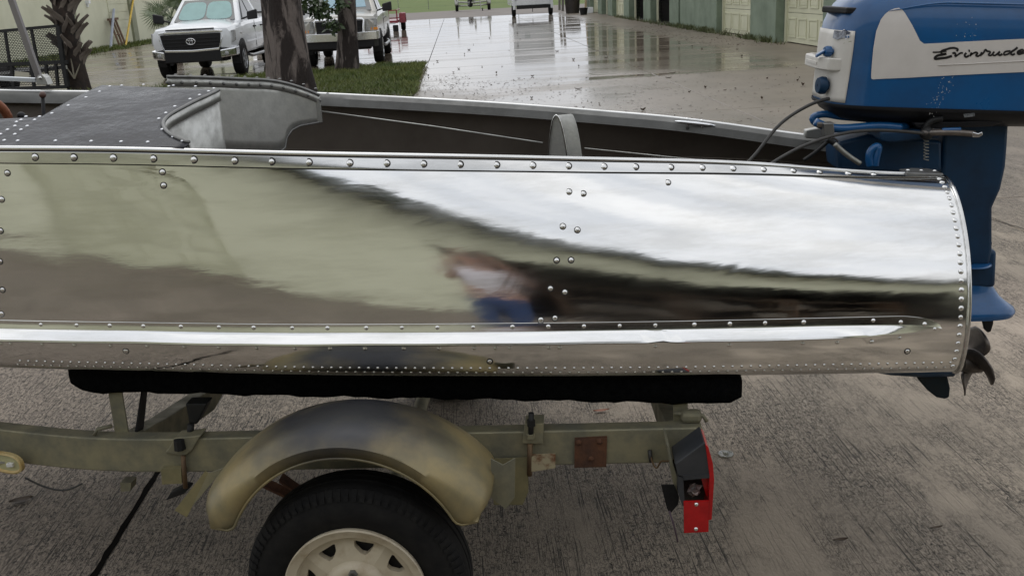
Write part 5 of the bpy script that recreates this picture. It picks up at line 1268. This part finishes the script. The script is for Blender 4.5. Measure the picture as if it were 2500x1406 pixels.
# white enclosed trailer, rear view
A0 = onZ(1250,41).dot(E1); A1 = onZ(1350,36).dot(E1); Bb = 62.6
ct = empty('cargo_trailer', AB((A0+A1)/2,Bb,0)); tag(ct, 'white enclosed cargo trailer parked beside the garage row', 'trailer')
ww = (A1-A0)
blk(MB(), A0+.02, A1-.02, Bb, Bb+5.5, .62, 3.0).build('body', m_white, ct, smooth=0, bevel=.03)
blk(MB(), A0+.28, A1-.2, Bb-.05, Bb, .42, .64).build('bumper', m_blackst, ct, smooth=0, bevel=.02)
blk(MB(), A0+.28, A1-.2, Bb-.02, Bb-.002, .66, 2.9).build('rear_door', m_white, ct, smooth=0, bevel=.01)
for aa in (A0+.06, A1-.14): blk(MB(), aa, aa+.16, Bb-.03, Bb-.001, .40, 2.9).build('corner_post', m_white, ct, smooth=0, bevel=.01)
for zz_ in (.98,1.7): 
    for aa in (A0+.22, A1-.18): blk(MB(), aa, aa+.09, Bb-.06, Bb-.02, zz_, zz_+.14).build('hinge', m_blackst, ct, smooth=0)
blk(MB(), A0+.72, A0+1.08, Bb-.03, Bb-.018, 1.06, 1.34).build('number_plate', MAT('plate_pale',(.45,.5,.5),(.3,.34,.36),40,.5), ct, smooth=0, bevel=.01)
for aa in (A0+.12, A1-.12): small_wheel(ct, AB(aa,Bb+.35,.36), E1, .36, .24); 
MB().tube([AB((A0+A1)/2,Bb-.03,.42), AB((A0+A1)/2,Bb-.03,.22)], .02, 8).build('stop_leg', m_blackst, ct, smooth=60)
# white enclosed trailer behind the pickups
bt = empty('cargo_trailer', AB(-5.2,38,0)); tag(bt, 'white box trailer standing behind the white pickup and the peeling tree', 'trailer')
aL = (onY(612,20,37)).dot(E1); aR = (onY(770,20,37)).dot(E1)
blk(MB(), aL, aR, 37, 42, .55, 2.6).build('body', m_white, bt, smooth=0, bevel=.03)
blk(MB(), aL+.04, aL+.10, 36.97, 37.0, .6, 2.5).build('door_frame', m_blackst, bt, smooth=0); blk(MB(), aL+.1, aR-.05, 36.97, 37.0, 1.33, 1.38).build('door_bar', m_blackst, bt, smooth=0)
for aa in (aL+.2, aR-.2): small_wheel(bt, AB(aa,38,.34), E1, .34, .24)
# empty galvanised boat trailer at the far edge
c1 = onZ(1116,29); c2 = onZ(1194,24.5); bm = (c1+c2)/2; bb = bm.dot(E2); aa1 = c1.dot(E1); aa2 = c2.dot(E1)
et = empty('boat_trailer', AB(bm.dot(E1), bb, 0)); tag(et, 'empty galvanised boat trailer with spare wheel at the far road', 'trailer')
small_wheel(et, AB(aa1,bb,.40), -E1, .40, .26); small_wheel(et, AB(aa2,bb,.40), E1, .40, .26)
am = (aa1+aa2)/2
small_wheel(et, AB(am-.25,bb-2.4,.72), -E1*.9-E2*.3, .38, .24); small_wheel(et, AB(am+.75,bb-2.8,.12), E1, .12, .08)
MB().tube([AB(am+.62,bb-2.8,.15), AB(am+.55,bb-2.6,1.0)], .04, 8).build('jack', m_galv, et, smooth=60)
for aa in (aa1+.25, aa2-.25): MB().tube([AB(aa,bb+2,.75), AB(aa,bb-.6,.75), AB(am,bb-3,.70)], .07, 8).build('frame_rail', m_galv, et, smooth=60)
MB().tube([AB(aa1,bb,.45), AB(am,bb,.42), AB(aa2,bb,.45)], .06, 8).build('axle', m_galv, et, smooth=60)
for aa in (aa1, aa2): 
    rows = [[AB(aa+s_*.17, bb+.50*math.cos(q), .45+.5*math.sin(q)) for s_ in (-1,1)] for q in np.linspace(.1, math.pi-.1, 12)]; MB().grid(rows).build('fender', m_galv, et, smooth=60, solid=.02)
    MB().tube([AB(aa,bb-.3,.8), AB(aa,bb-.3,2.2)], .06, 8).build('guide_post', m_galv, et, smooth=60)
MB().tube([AB(am+.1,bb-2.6,.6), AB(am+.1,bb-2.6,1.5)], .09, 8).build('winch_post', m_galv, et, smooth=60)

# black utility trailer with expanded-metal ramp gate, left
UY = 20.5
ut_ = empty('ramp_trailer', onZ(90,232)); tag(ut_, 'black utility trailer with expanded metal ramp gate beside the palm', 'trailer')
def U(x, y): return onY(x, y, UY)
def ubar(pts, hw, name='gate_bar'):
    MB().tube([U(*p) for p in pts], hw, 4).build(name, m_blackst, ut_, smooth=0)
ubar([(-160,91),(0,77),(142,64)], .045); ubar([(-160,167),(0,158),(166,152)], .05)
ubar([(142,64),(152,140),(165,212)], .06); ubar([(12,76),(24,156)], .035); ubar([(76,70),(92,155)], .035); ubar([(-70,85),(-58,162)], .035)
for x0, x1 in ((28,33),(75,84),(112,118),(136,142),(-50,-45)): ubar([(x0,156),(x1,215)], .04, 'side_post')
ubar([(-160,224),(164,212)], .05, 'bed_rail')
def strands(quad_, cols_, rws, name):
    # quad_: px corners tl,tr,br,bl ; zigzag strands
    mb = MB(); tl_, tr_, br_, bl_ = [Vector((*q,0)) for q in quad_]
    def at(u, v): p = tl_.lerp(tr_, u).lerp(bl_.lerp(br_, u), v); return U(p.x, p.y)
    for r in range(rws):
        P = [at(c/(cols_*2), (r + (.5 if (c+r) % 2 else .0))/rws) for c in range(cols_*2+1)]
        Q = [p+Vector((0,0,.016)) for p in P]
        mb.grid([P, Q])
    o = mb.build(name, m_blackst, ut_, smooth=0); tag(o, kind='stuff')
strands(((-150,92),(142,66),(152,152),(-140,164)), 44, 20, 'expanded_mesh'); strands(((-140,168),(160,158),(164,208),(-135,218)), 46, 11, 'expanded_mesh')
pz = [U(37,174), U(72,178), U(72,190), U(36,188)]; MB().prism(pz, (0,-.01,0)).build('plate', MAT('pale_plate',(.4,.38,.3),rough=.6), ut_, smooth=0)
pz = [U(159,160), U(164,160), U(166,169), U(160,169)]; MB().prism(pz, (0,-.02,0)).build('latch', m_galv, ut_, smooth=0)
q = U(165,215); small_wheel(ut_, (q.x-2.2, q.y+1.6, .32), (1,0,0), .32, .2)
MB().span((q.x-3.4,q.y+.1,.42),(q.x-1.4,q.y+2.6,.5)).build('bed', m_blackst, ut_, smooth=0)
MB().tube([(q.x-2.8,q.y+1.6,.3),(q.x-1.5,q.y+1.6,.3)], .04, 8).build('axle', m_blackst, ut_, smooth=60)

# ------------------------------------------------------------------ things against the cream wall
def wallpt(x, y, o=.0):     # onto the left facade plane
    d = ray(x, y); t = (LA+o)/d.dot(E1); return CAM + d*t
p, q = wallpt(270,121,.7), wallpt(278,22,.15); p.z = 0
tag(MB().bar([p, q], E2*.09, E1*.03).build('plank', m_bluegrey, smooth=0), 'blue grey plank leaning against the cream wall', 'plank')
p, q = wallpt(306,112,.8), wallpt(327,-8,.12); p.z = 0
tag(MB().tube([p, q], .05, 8).build('pole', m_ypaint, smooth=60), 'long yellow pole leaning against the cream wall door', 'pole')
rk = empty('wooden_rack', wallpt(295,113,.6)); tag(rk, 'old brown wooden rack leaning beside the yellow pole', 'rack')
for (x0,y0_,x1,y1) in ((268,50,293,112),(277,54,301,112),(281,47,308,112)):
    p, q = wallpt(x1,y1,.7), wallpt(x0,y0_,.2); p.z = .0; MB().bar([p, q], E2*.05, E1*.04).build('rail', m_wood, rk, smooth=0)
MB().bar([wallpt(264,49,.2), wallpt(287,46,.2)], Vector((0,0,.05)), E1*.05).build('top_bar', m_wood, rk, smooth=0)
MB().bar([wallpt(285,86,.5), wallpt(297,84,.5)], Vector((0,0,.02)), E1*.03).build('rung', m_wood, rk, smooth=0)
# things at the far end of the garage row
c = onZ(1398,33); tag(MB().lathe([(.42,0),(.50,1.05),(.54,1.07),(.54,1.12),(.4,1.2),(.001,1.25)], 20, Matrix.Translation(c)).build('trash_bin', MAT('bin_dark',(.025,.022,.018),(.04,.03,.025),6,.6), smooth=40), 'big dark bin near the end of the garage row', 'bin')
c = onZ(1425,37); bk = MB().lathe([(.19,0),(.25,.36),(.27,.36),(.27,.40),(.23,.40),(.18,.03),(.001,.03)], 16, Matrix.Translation(c)).build('bucket', m_blackst, smooth=30); tag(bk, 'small black bucket on the concrete beside the white box', 'bucket')
c = onZ(1440,33); tag(MB().box(c+Vector((0,0,.18)), (.42,.4,.36)).build('cool_box', m_white, smooth=0, bevel=.03), 'low white box beside the black bucket', 'box')
c = onZ(1439,27); tag(MB().bar([c+Vector((0,0,.02)), c+Vector((.12,.1,2.3))], E2*.03, E1*.33).build('board', m_beige, smooth=0), 'tall beige board standing at the end of the garage row', 'board')
for k, (x, y) in enumerate(((1366,26),(1374,28))):
    c = onZ(x, y); tag(MB().tube([c, c+Vector((.1,0,2.4))], .09, 8).build('post', MAT('post_grey%d'%k,(.14,.13,.11),rough=.8), smooth=60), 'grey post at the end of the garage row behind the bin', 'post', 'grey posts behind the dark bin')
# field fence
fe = empty('wire_fence', AB(-20,104,0)); tag(fe, 'thin wire fence on posts along the grass field', 'fence')
for k in range(16): MB().tube([AB(-40+k*3.1,104,0), AB(-40+k*3.1,104,1.9)], .03, 6).build('fence_post', m_panel2, fe, smooth=60)
for z in (.3,1.0,1.85): MB().tube([AB(-40,104,z), AB(6.5,104,z)], .008, 4).build('fence_wire', m_panel2, fe, smooth=60)

# ------------------------------------------------------------------ trees
def leafcloud(n, cen, rad3, size, rr, sag=0.0):
    mb = MB(); V = []; Fc = []
    for _ in range(n):
        while True:
            v = Vector((rr.uniform(-1,1), rr.uniform(-1,1), rr.uniform(-1,1)))
            if v.length < 1: break
        v = v*(.55+.45*rr.random()); p = Vector(cen)+Vector((v.x*rad3[0], v.y*rad3[1], v.z*rad3[2]-sag*rr.random()))
        a = Vector((rr.gauss(0,1), rr.gauss(0,1), rr.gauss(-.6,.7))).normalized(); b = a.orthogonal().normalized(); b.rotate(Matrix.Rotation(rr.uniform(0,6.28),3,a)); s = size*rr.uniform(.6,1.3)
        o = len(V); V += [tuple(p), tuple(p+a*s*.5+b*s*.28), tuple(p+a*s), tuple(p+a*s*.5-b*s*.28)]; Fc.append((o,o+1,o+2,o+3))
    mb.v = V; mb.f = Fc; return mb
def trunk(pts, name, mat, par, seed, lump=.05, n=24):
    rr = random.Random(seed); P = curve3([p[:3] for p in pts], 40); rs = np.interp(np.linspace(0,1,41), np.linspace(0,1,len(pts)), [p[3] for p in pts])
    ph = [rr.uniform(0,6.28) for _ in range(6)]; rows = []
    for i, c in enumerate(P):
        rows.append([c + Vector((math.cos(a), math.sin(a), 0))*rs[i]*(1+lump*math.sin(2*a+ph[0]+i*.06)+lump*.8*math.sin(3*a+ph[1]-i*.09)+lump*.7*math.sin(5*a+ph[2]+i*.13)+(.16*max(0,1-i/7)**1.5)*math.sin(4*a+ph[3])) for a in [2*math.pi*k/n for k in range(n)]])
    return MB().grid(rows, closeu=True).build(name, mat, par, smooth=180)
TY1 = 15.6
def bottom(x, y, Y): p = onY(x, y, Y); return p
b_ = onY(712,232,TY1); t_ = onY(686,0,TY1); k = (t_-b_)/(t_.z-b_.z)
tz = lambda z: b_ + k*(z-b_.z)
eu = empty('peeling_tree', (tz(0).x, TY1, 0)); tag(eu, 'thick tree with peeling grey bark at the lawn island corner', 'tree')
trunk([(*tz(-.05)[:2],-.05,.40),(*tz(.35)[:2],.35,.335),(*tz(.8)[:2],.8,.30),(*tz(1.5)[:2],1.5,.29),(*tz(2.4)[:2],2.4,.29),(tz(2.4).x-.1,TY1+.1,3.6,.26),(tz(2.4).x-.1,TY1+.2,5.0,.2)], 'trunk', m_bark, eu, 4, .06, 40)
cx = tz(2.4).x
for dx, dy, dz in ((1.3,.4,2.0),(-1.4,.7,2.2),(.3,-1.2,2.4),(-.4,1.4,2.6)): MB().tube(curve3([(cx-.1,TY1+.1,3.7),(cx+dx*.5,TY1+dy*.5,3.7+dz*.6),(cx+dx,TY1+dy,3.7+dz)], 10), [.16*(1-.07*i) for i in range(11)], 10).build('limb', m_bark, eu, smooth=180)
rr = random.Random(21)
for j in range(7): leafcloud(420, (cx+rr.uniform(-1.6,1.6), TY1+rr.uniform(-1.5,1.5), rr.uniform(5.2,7.4)), (1.0,1.0,.7), .17, rr).build('crown', m_leaf, eu, smooth=0)
TY2 = 23.0; b_ = onY(848,180,TY2); t_ = onY(846,0,TY2); k = (t_-b_)/(t_.z-b_.z)
t2 = empty('young_tree', (b_.x,TY2,.05)); tag(t2, 'thinner tree with low leafy branches on the grass in front of the silver pickup', 'tree')
trunk([(*tz(-.05)[:2],-.05,.30),(*tz(.3)[:2],.3,.235),(*tz(.9)[:2],.9,.215),(*tz(1.8)[:2],1.8,.23),(tz(2.4).x,TY2,2.4,.2),(tz(2.4).x+.1,TY2,4.2,.14)], 'trunk', m_bark, t2, 9, .06, 32)
fk = tz(1.55); MB().tube(curve3([fk, fk+Vector((-.28,-.1,.32)), fk+Vector((-.36,-.15,.9)), fk+Vector((-.5,-.1,1.8))], 12), [.10-.004*i for i in range(13)], 10).build('limb', m_bark, t2, smooth=180)
lc = onY(785,38,TY2-.5)
MB().tube([fk+Vector((-.3,-.1,.5)), lc+Vector((.1,0,.1)), lc+Vector((-.3,0,-.15))], [.025,.015,.006], 6).build('twig', m_bark, t2, smooth=60)
for x, y, r3, n_ in ((760,8,(.30,.25,.28),90),(790,25,(.32,.3,.30),120),(812,60,(.22,.2,.22),70),(768,28,(.16,.2,.14),35),(830,10,(.20,.2,.22),50)):
    leafcloud(n_, onY(x,y,TY2-.5), r3, .15, rr).build('leaf_cluster', m_leaf, t2, smooth=0)
for j in range(5): leafcloud(300, (fk.x+rr.uniform(-1.2,1.2), TY2+rr.uniform(-1,1), rr.uniform(3.6,5.6)), (.9,.9,.7), .16, rr).build('crown', m_leaf, t2, smooth=0)

# cabbage palm with criss-cross boots
PY = 20.9; b_ = onY(196,232,PY); t_ = onY(150,0,PY); k = (t_-b_)/(t_.z-b_.z); PX = tz(0).x
pm = empty('palm_tree', (PX,PY,0)); tag(pm, 'palm trunk covered in criss-cross old leaf boots', 'palm tree')
trunk([(*tz(-.05)[:2],-.05,.24),(*tz(.7)[:2],.7,.21),(*tz(1.6)[:2],1.6,.2),(*tz(2.5)[:2],2.5,.2),(*tz(4.2)[:2],4.2,.2)], 'trunk', m_palmtrunk, pm, 5, .05)
bt_rows = 0; i = 0; z = .62
def bootmesh(ln, wd):
    rows = []
    for j in range(8):
        u = j/7; r = wd*(1-.55*u); o = .015+ .02*u + .26*max(0,u-.6)**1.5; zz_ = u*ln
        rows.append([Vector((o, -r, zz_)), Vector((o+.022*(1-.4*u), 0, zz_)), Vector((o, r, zz_)), Vector((o-.025, 0, zz_))])
    mb = MB().grid(rows, closeu=True); mb.add(rows[-1], [(0,1,2,3)]); mb.add(rows[0], [(0,1,2,3)]); return mb.mesh('leaf_boot', m_boot, 40)
bms = [bootmesh(.44,.075), bootmesh(.38,.066), bootmesh(.50,.07)]
while z < 3.6:
    for k2 in range(2):
        a = i*2.399+k2*math.pi; c0_ = tz(z); tw = .80 if (i+k2) % 2 else -.80
        Mx = Matrix.Translation(c0_ + Vector((math.cos(a),math.sin(a),0))*.165) @ Matrix.Rotation(a,4,'Z') @ Matrix.Rotation(tw,4,'X') @ Matrix.Rotation(random.uniform(.0,.10),4,'Y')
        inst('leaf_boot', bms[i % 3], pm, Mx)
    i += 1; z += .062
for j in range(9):
    a = j*.7; P = curve3([tz(3.9), tz(4.3)+Vector((math.cos(a)*.8,math.sin(a)*.8,.5)), tz(4.3)+Vector((math.cos(a)*1.5,math.sin(a)*1.5,.4))], 8)
    MB().tube(P, .02, 6).build('frond_stem', m_leafdk, pm, smooth=60)
    mb = MB(); e = P[-1]; dr = Vector((math.cos(a),math.sin(a),-.15))
    for q in np.linspace(-1.7,1.7,22):
        d = Matrix.Rotation(q,3,'Z') @ dr; nn = Vector((-d.y,d.x,0)).normalized()*.03; mb.add([e-nn, e+nn, e+d*.9*math.cos(q*.4)-Vector((0,0,.15))], [(0,1,2)])
    mb.build('frond', m_leafdk, pm, smooth=0)
# weedy sucker at the palm's foot
for j, (dx, dz) in enumerate(((-.16,.32),(.02,.42),(.20,.30))):
    c = onY(186,215,PY-.3); c.z = .35; MB().tube([c, c+Vector((dx*.6,-.02,dz*.6)), c+Vector((dx,-.04,dz))], [.02,.016,.006], 6).build('sucker', MAT('sucker%d'%j,(.22,.2,.15),rough=.7), pm, smooth=60)
# fan palm behind the white pickup
FYp = 31.0; fpn_ = empty('fan_palm', (onY(410,60,FYp).x,FYp,0)); tag(fpn_, 'bushy green fan palm behind the white pickup', 'palm tree')
hc = onY(418,42,FYp); MB().tube([(hc.x,FYp,0),(hc.x,FYp,hc.z)], [.16,.13], 10).build('trunk', m_palmtrunk, fpn_, smooth=60)
for j in range(20):
    th = j*2.4; el = -.5+1.7*((j*.618) % 1); dr = Vector((math.cos(th)*math.cos(el), math.sin(th)*math.cos(el), math.sin(el))); ln = random.uniform(.35,.65); e = hc+dr*ln
    fr_ = MB().tube([hc, hc+dr*ln*.5+Vector((0,0,.05)), e], .012, 5).build('frond', m_leafdk, fpn_, smooth=60)
    up = dr.orthogonal().normalized(); up.rotate(Matrix.Rotation(random.uniform(0,6.28),3,dr)); mb = MB()
    for q in np.linspace(-2.0,2.0,26):
        d = Matrix.Rotation(q,3,up) @ dr; sd = up.cross(d).normalized()*.016; L2 = .62*(.75+.25*math.cos(q))
        mb.add([e-sd*.4, e+d*L2*.5-sd, e+d*L2-Vector((0,0,.10)), e+d*L2*.5+sd], [(0,1,2,3)])
    mb.build('leaflets', m_leafdk, fr_, smooth=0)
# weed at the garage door and scrub along the wall foot
c = onZ(2014,122); wd_ = empty('weed', c); tag(wd_, 'tall thin weed growing against the nearest garage door', 'plant')
MB().tube([c, c+Vector((.02,0,.35)), c+Vector((0,.02,.78))], [.012,.009,.004], 6).build('stem', m_weed, wd_, smooth=60)
mb = MB()
for j in range(60):
    z_ = .06+.72*j/60; a = j*2.4; d = Vector((math.cos(a),math.sin(a),.5)).normalized()*(.13*(1-.6*j/60)); s_ = Vector((-d.y,d.x,0)).normalized()*.012; e = c+Vector((.01,.01,z_)); mb.add([e, e+d*.5+s_, e+d, e+d*.5-s_], [(0,1,2,3)])
mb.build('leaves', m_weed, wd_, smooth=0)
def s_wall():
    a = FA-abs(random.gauss(0,.10))-.01; b = random.uniform(25,52)
    if random.random() < .5: b = random.choice([26.5,28.0,32.5,33.4,35,36.2,37.2])+random.gauss(0,.25)
    p = AB(a,b); return (p.x,p.y,0)
tag(blades(1500, s_wall, .04, .24, .016).build('scrub', m_weed, smooth=0), 'low weeds sprouting along the foot of the green garage wall', 'weeds', kind='stuff')

# ------------------------------------------------------------------ litter on the concrete
def flakes(n, smp, s0, s1):
    mb = MB(); V = []; Fc = []; k = 0
    while k < n:
        p = smp()
        if p is None: continue
        s = random.uniform(s0, s1); a = random.uniform(0,6.28); u = Vector((math.cos(a),math.sin(a),random.uniform(-.1,.25)))*s; v = Vector((-math.sin(a),math.cos(a),random.uniform(-.1,.25)))*s*random.uniform(.25,.6)
        P = Vector(p)+Vector((0,0,.003+s*.12)); o = len(V); V += [tuple(P-u), tuple(P-v), tuple(P+u), tuple(P+v)]; Fc.append((o,o+1,o+2,o+3)); k += 1
    mb.v = V; mb.f = Fc; return mb
def s_lit():
    b = random.uniform(7.5,19.6); a = random.uniform(-1.6,6.5)
    if random.random() > math.exp(-max(0,a)/2.8)*.85+.07: return None
    if a < .2 and random.random() < .3: b = random.uniform(18.2,21.5)
    p = AB(a,b); return (p.x,p.y,0)
tag(flakes(3400, s_lit, .008, .034).build('leaf_litter', m_trash, smooth=0), 'dark bits of leaf and bark scattered on the wet concrete beside the lawn', 'litter', kind='stuff')
def s_lit2():
    p = AB(random.uniform(7.0,8.5)-abs(random.gauss(0,.3)), random.uniform(25,40)); return (p.x,p.y,0)
tag(flakes(900, s_lit2, .015,.05).build('leaf_litter', m_trash, smooth=0), 'brown leaf litter gathered along the garage wall foot', 'litter', kind='stuff')
def leafmesh(L1, W1, curl):
    rows = []
    for i in range(7):
        u = i/6; wdt = W1*math.sin(math.pi*min(.98,max(.03,u)))**.8; z_ = curl*(u-.5)**2
        rows.append([Vector(((u-.5)*L1, -wdt, z_+curl*.25)), Vector(((u-.5)*L1, 0, z_)), Vector(((u-.5)*L1, wdt, z_+curl*.3))])
    return MB().grid(rows)
lm = [leafmesh(.11,.02,.10).mesh('fallen_leaf', m_trash, 60), leafmesh(.16,.018,.06).mesh('fallen_leaf', m_trash, 60), leafmesh(.09,.025,.12).mesh('fallen_leaf', m_trash, 60)]
lpx = [(1177,164),(1226,163),(1212,180),(1300,187),(1267,192),(1107,178),(1120,169),(1059,157),(1068,151),(1145,123),(1243,124),(1195,94),(1270,97),(1360,126),(1400,147),(1413,163),(1480,142),(1134,134),(1156,110),(1090,130),(1046,187),(1082,232),(1463,254),(1298,240),(1570,270),(1412,218),(1690,115),(1714,120),(1770,221),(1860,243),(1947,198),(1952,190),(1960,209),(1873,193),(1848,160),(1811,138),(1800,122),(1642,180),(1722,216),(1683,226),(1632,191)]
for j, (x, y) in enumerate(lpx):
    o = inst('fallen_leaf', lm[j % 3], None, Matrix.Translation(onZ(x,y,.004)) @ Matrix.Rotation(random.uniform(0,6.28),4,'Z') @ Matrix.Scale(random.uniform(.45,.85),4))
    tag(o, 'dark fallen leaf lying on the wet concrete yard', 'leaf', 'fallen leaves scattered over the wet yard')
o = leafmesh(.07,.011,.015).build('fallen_leaf', m_orleaf, smooth=60); o.location = onZ(1468,1003,.006); o.rotation_euler = (0,0,.2); tag(o, 'orange brown leaf on the concrete beneath the boat', 'leaf')
o = leafmesh(.05,.009,.012).build('fallen_leaf', m_trash, smooth=60); o.location = onZ(2052,1318,.006); o.rotation_euler = (0,0,.2); tag(o, 'dark curled leaf scrap on dry concrete in front of the motor', 'leaf')
o = leafmesh(.045,.006,.01).build('fallen_leaf', m_trash, smooth=60); o.location = onZ(2286,1288,.006); o.rotation_euler = (0,0,.3); tag(o, 'narrow dark leaf on dry concrete below the propeller', 'leaf')
o = leafmesh(.08,.022,.02).build('fallen_leaf', m_trash, smooth=60); o.location = onZ(52,1222,.006); o.rotation_euler = (0,0,.5); tag(o, 'dark flattened leaf on the concrete below the marker lamp', 'leaf')
lens = MB().lathe([(.030,.0),(.029,.003),(.020,.004),(.012,.010),(.009,.011),(.001,.011)], 28, Matrix.Translation(onZ(1772,1108,.002))).build('lens_cap', MAT('clear_plastic',(.62,.66,.6),rough=.12,trans=.85), smooth=50); tag(lens, 'clear plastic disc lying on the concrete beside the tail light', 'disc')

# ------------------------------------------------------------------ the photographer, mirrored in the hull
m_skin = MAT('skin', (.42,.25,.18), (.38,.22,.16), 12, .5); m_shirt = MAT('pale_shirt', (.74,.72,.76), (.66,.64,.68), 4, .85); m_jean = MAT('blue_jeans', (.025,.05,.13), (.04,.07,.16), 14, .9); m_hair = MAT('dark_hair', (.03,.022,.016), rough=.7); m_shoe = MAT('shoe', (.05,.045,.04), rough=.6)
ps = empty('person', (-.05,-.46,0)); tag(ps, 'photographer in pale shirt and blue jeans mirrored in the hull', 'person')
def skin(name, chains, mat, root=0, sub=2):
    V = []; Ed = []; Rd = []; ids = {}
    def vid(p, r):
        key = tuple(round(q,4) for q in p)
        if key not in ids: ids[key] = len(V); V.append(p); Rd.append(r)
        return ids[key]
    for ch in chains:
        last = None
        for p, r in ch:
            i_ = vid(p, r)
            if last is not None: Ed.append((last, i_))
            last = i_
    me = bpy.data.meshes.new(name); inv = org(ps).inverted(); me.from_pydata([inv @ Vector(v) for v in V], Ed, []); me.materials.append(mat)
    o = bpy.data.objects.new(name, me); COL.objects.link(o); o.parent = ps; ORG[o.name] = org(ps)
    md = o.modifiers.new('skin', 'SKIN')
    if not me.skin_vertices: 
        bpy.context.view_layer.objects.active = o
    for i_, sv in enumerate(me.skin_vertices[0].data):
        rx = Rd[i_] if hasattr(Rd[i_], '__len__') else (Rd[i_], Rd[i_]); sv.radius = rx; sv.use_root = (i_ == root)
    md.use_smooth_shade = True; s2 = o.modifiers.new('sub', 'SUBSURF'); s2.levels = sub; s2.render_levels = sub
    return o
px_, py_ = -.05, -.46
pel = (px_,py_,.98); ch1 = (px_,py_,1.18); ch2 = (px_,py_+.01,1.40); nk = (px_,py_+.02,1.54)
def arm(s): return [(ch2,(.15,.11)), ((px_+s*.17,py_+.01,1.44),.062), ((px_+s*.25,py_+.06,1.24),.048), ((px_+s*.17,py_+.30,1.50),.038), ((px_+s*.075,py_+.415,1.70),.028)]
legs = lambda s: [(pel,(.15,.11)), ((px_+s*.09,py_,.88),.092), ((px_+s*.10,py_+.01,.50),.066), ((px_+s*.11,py_-.01,.10),.044)]
chains = [[(pel,(.15,.11)),(ch1,(.14,.10)),(ch2,(.15,.11)),(nk,.058),((px_,py_+.03,1.63),(.075,.085)),((px_,py_+.035,1.74),(.078,.095)),((px_,py_+.03,1.82),(.055,.065))]]
for s in (-1, 1):
    chains += [arm(s)+[((px_+s*.06,py_+.43,1.735),.030)], legs(s)+[((px_+s*.115,py_+.06,.05),.040),((px_+s*.12,py_+.18,.035),.032)]]
    hd_ = (px_+s*.06,py_+.43,1.735)
    for j, (dx, dz) in enumerate(((.020,.045),(.006,.055),(-.008,.052),(-.020,.040))):
        chains.append([(hd_,.030),((hd_[0]-s*(.012+dx*.4),hd_[1]+.012,hd_[2]+dz*.55),.009),((hd_[0]-s*(.03+dx*.3),hd_[1]+.006,hd_[2]+dz*.95),.0075)])
    chains.append([(hd_,.030),((hd_[0]-s*.03,hd_[1]-.012,hd_[2]-.012),.010),((hd_[0]-s*.052,hd_[1]-.006,hd_[2]+.002),.008)])
bod = skin('body', chains, m_skin)
sh = [[((px_,py_,.93),(.165,.125)),(ch1,(.158,.12)),(ch2,(.165,.125)),((px_,py_+.015,1.50),(.075,.07))]]
for s in (-1, 1): sh.append([(ch2,(.165,.125)), ((px_+s*.17,py_+.01,1.44),.078), ((px_+s*.225,py_+.045,1.30),.066)])
skin('shirt', sh, m_shirt)
skin('jeans', [[((px_,py_,1.0),(.155,.12)),((px_,py_,.90),(.155,.12))]] + [[((px_,py_,.90),(.155,.12)), ((px_+s*.092,py_,.80),.100), ((px_+s*.10,py_+.01,.50),.078), ((px_+s*.11,py_-.01,.09),.060)] for s in (-1,1)], m_jean)
for s in (-1, 1): MB().ball((px_+s*.118,py_+.07,.045), .06, 14, 8, (.85,2.1,.75)).build('shoe', m_shoe, ps, smooth=180)
MB().ball((px_,py_+.012,1.765), .108, 18, 12, (.86,1.0,1.0)).build('hair', m_hair, ps, smooth=180)
for s in (-1, 1): MB().ball((px_+s*.034,py_+.125,1.735), .012, 10, 6).build('eye', m_white, ps, smooth=180)
MB().ball((px_,py_+.135,1.70), .018, 10, 6, (.8,1.1,1.3)).build('nose', m_skin, ps, smooth=180)
MB().tube([(px_-.025,py_+.124,1.655),(px_,py_+.132,1.652),(px_+.025,py_+.124,1.655)], .006, 6).build('mouth', MAT('lips',(.3,.12,.1),rough=.5), ps, smooth=180)
for s in (-1, 1): MB().ball((px_+s*.090,py_+.03,1.715), .022, 10, 6, (.4,.8,1.3)).build('ear', m_skin, ps, smooth=180)
ph = MB().box(CAM - FWD*.016, (.145,.008,.072), Matrix((RGT, FWD, UPV)).transposed()).build('phone', m_blackpl, smooth=0, bevel=.003); tag(ph, 'black phone held up by the photographer mirrored in the hull', 'phone')
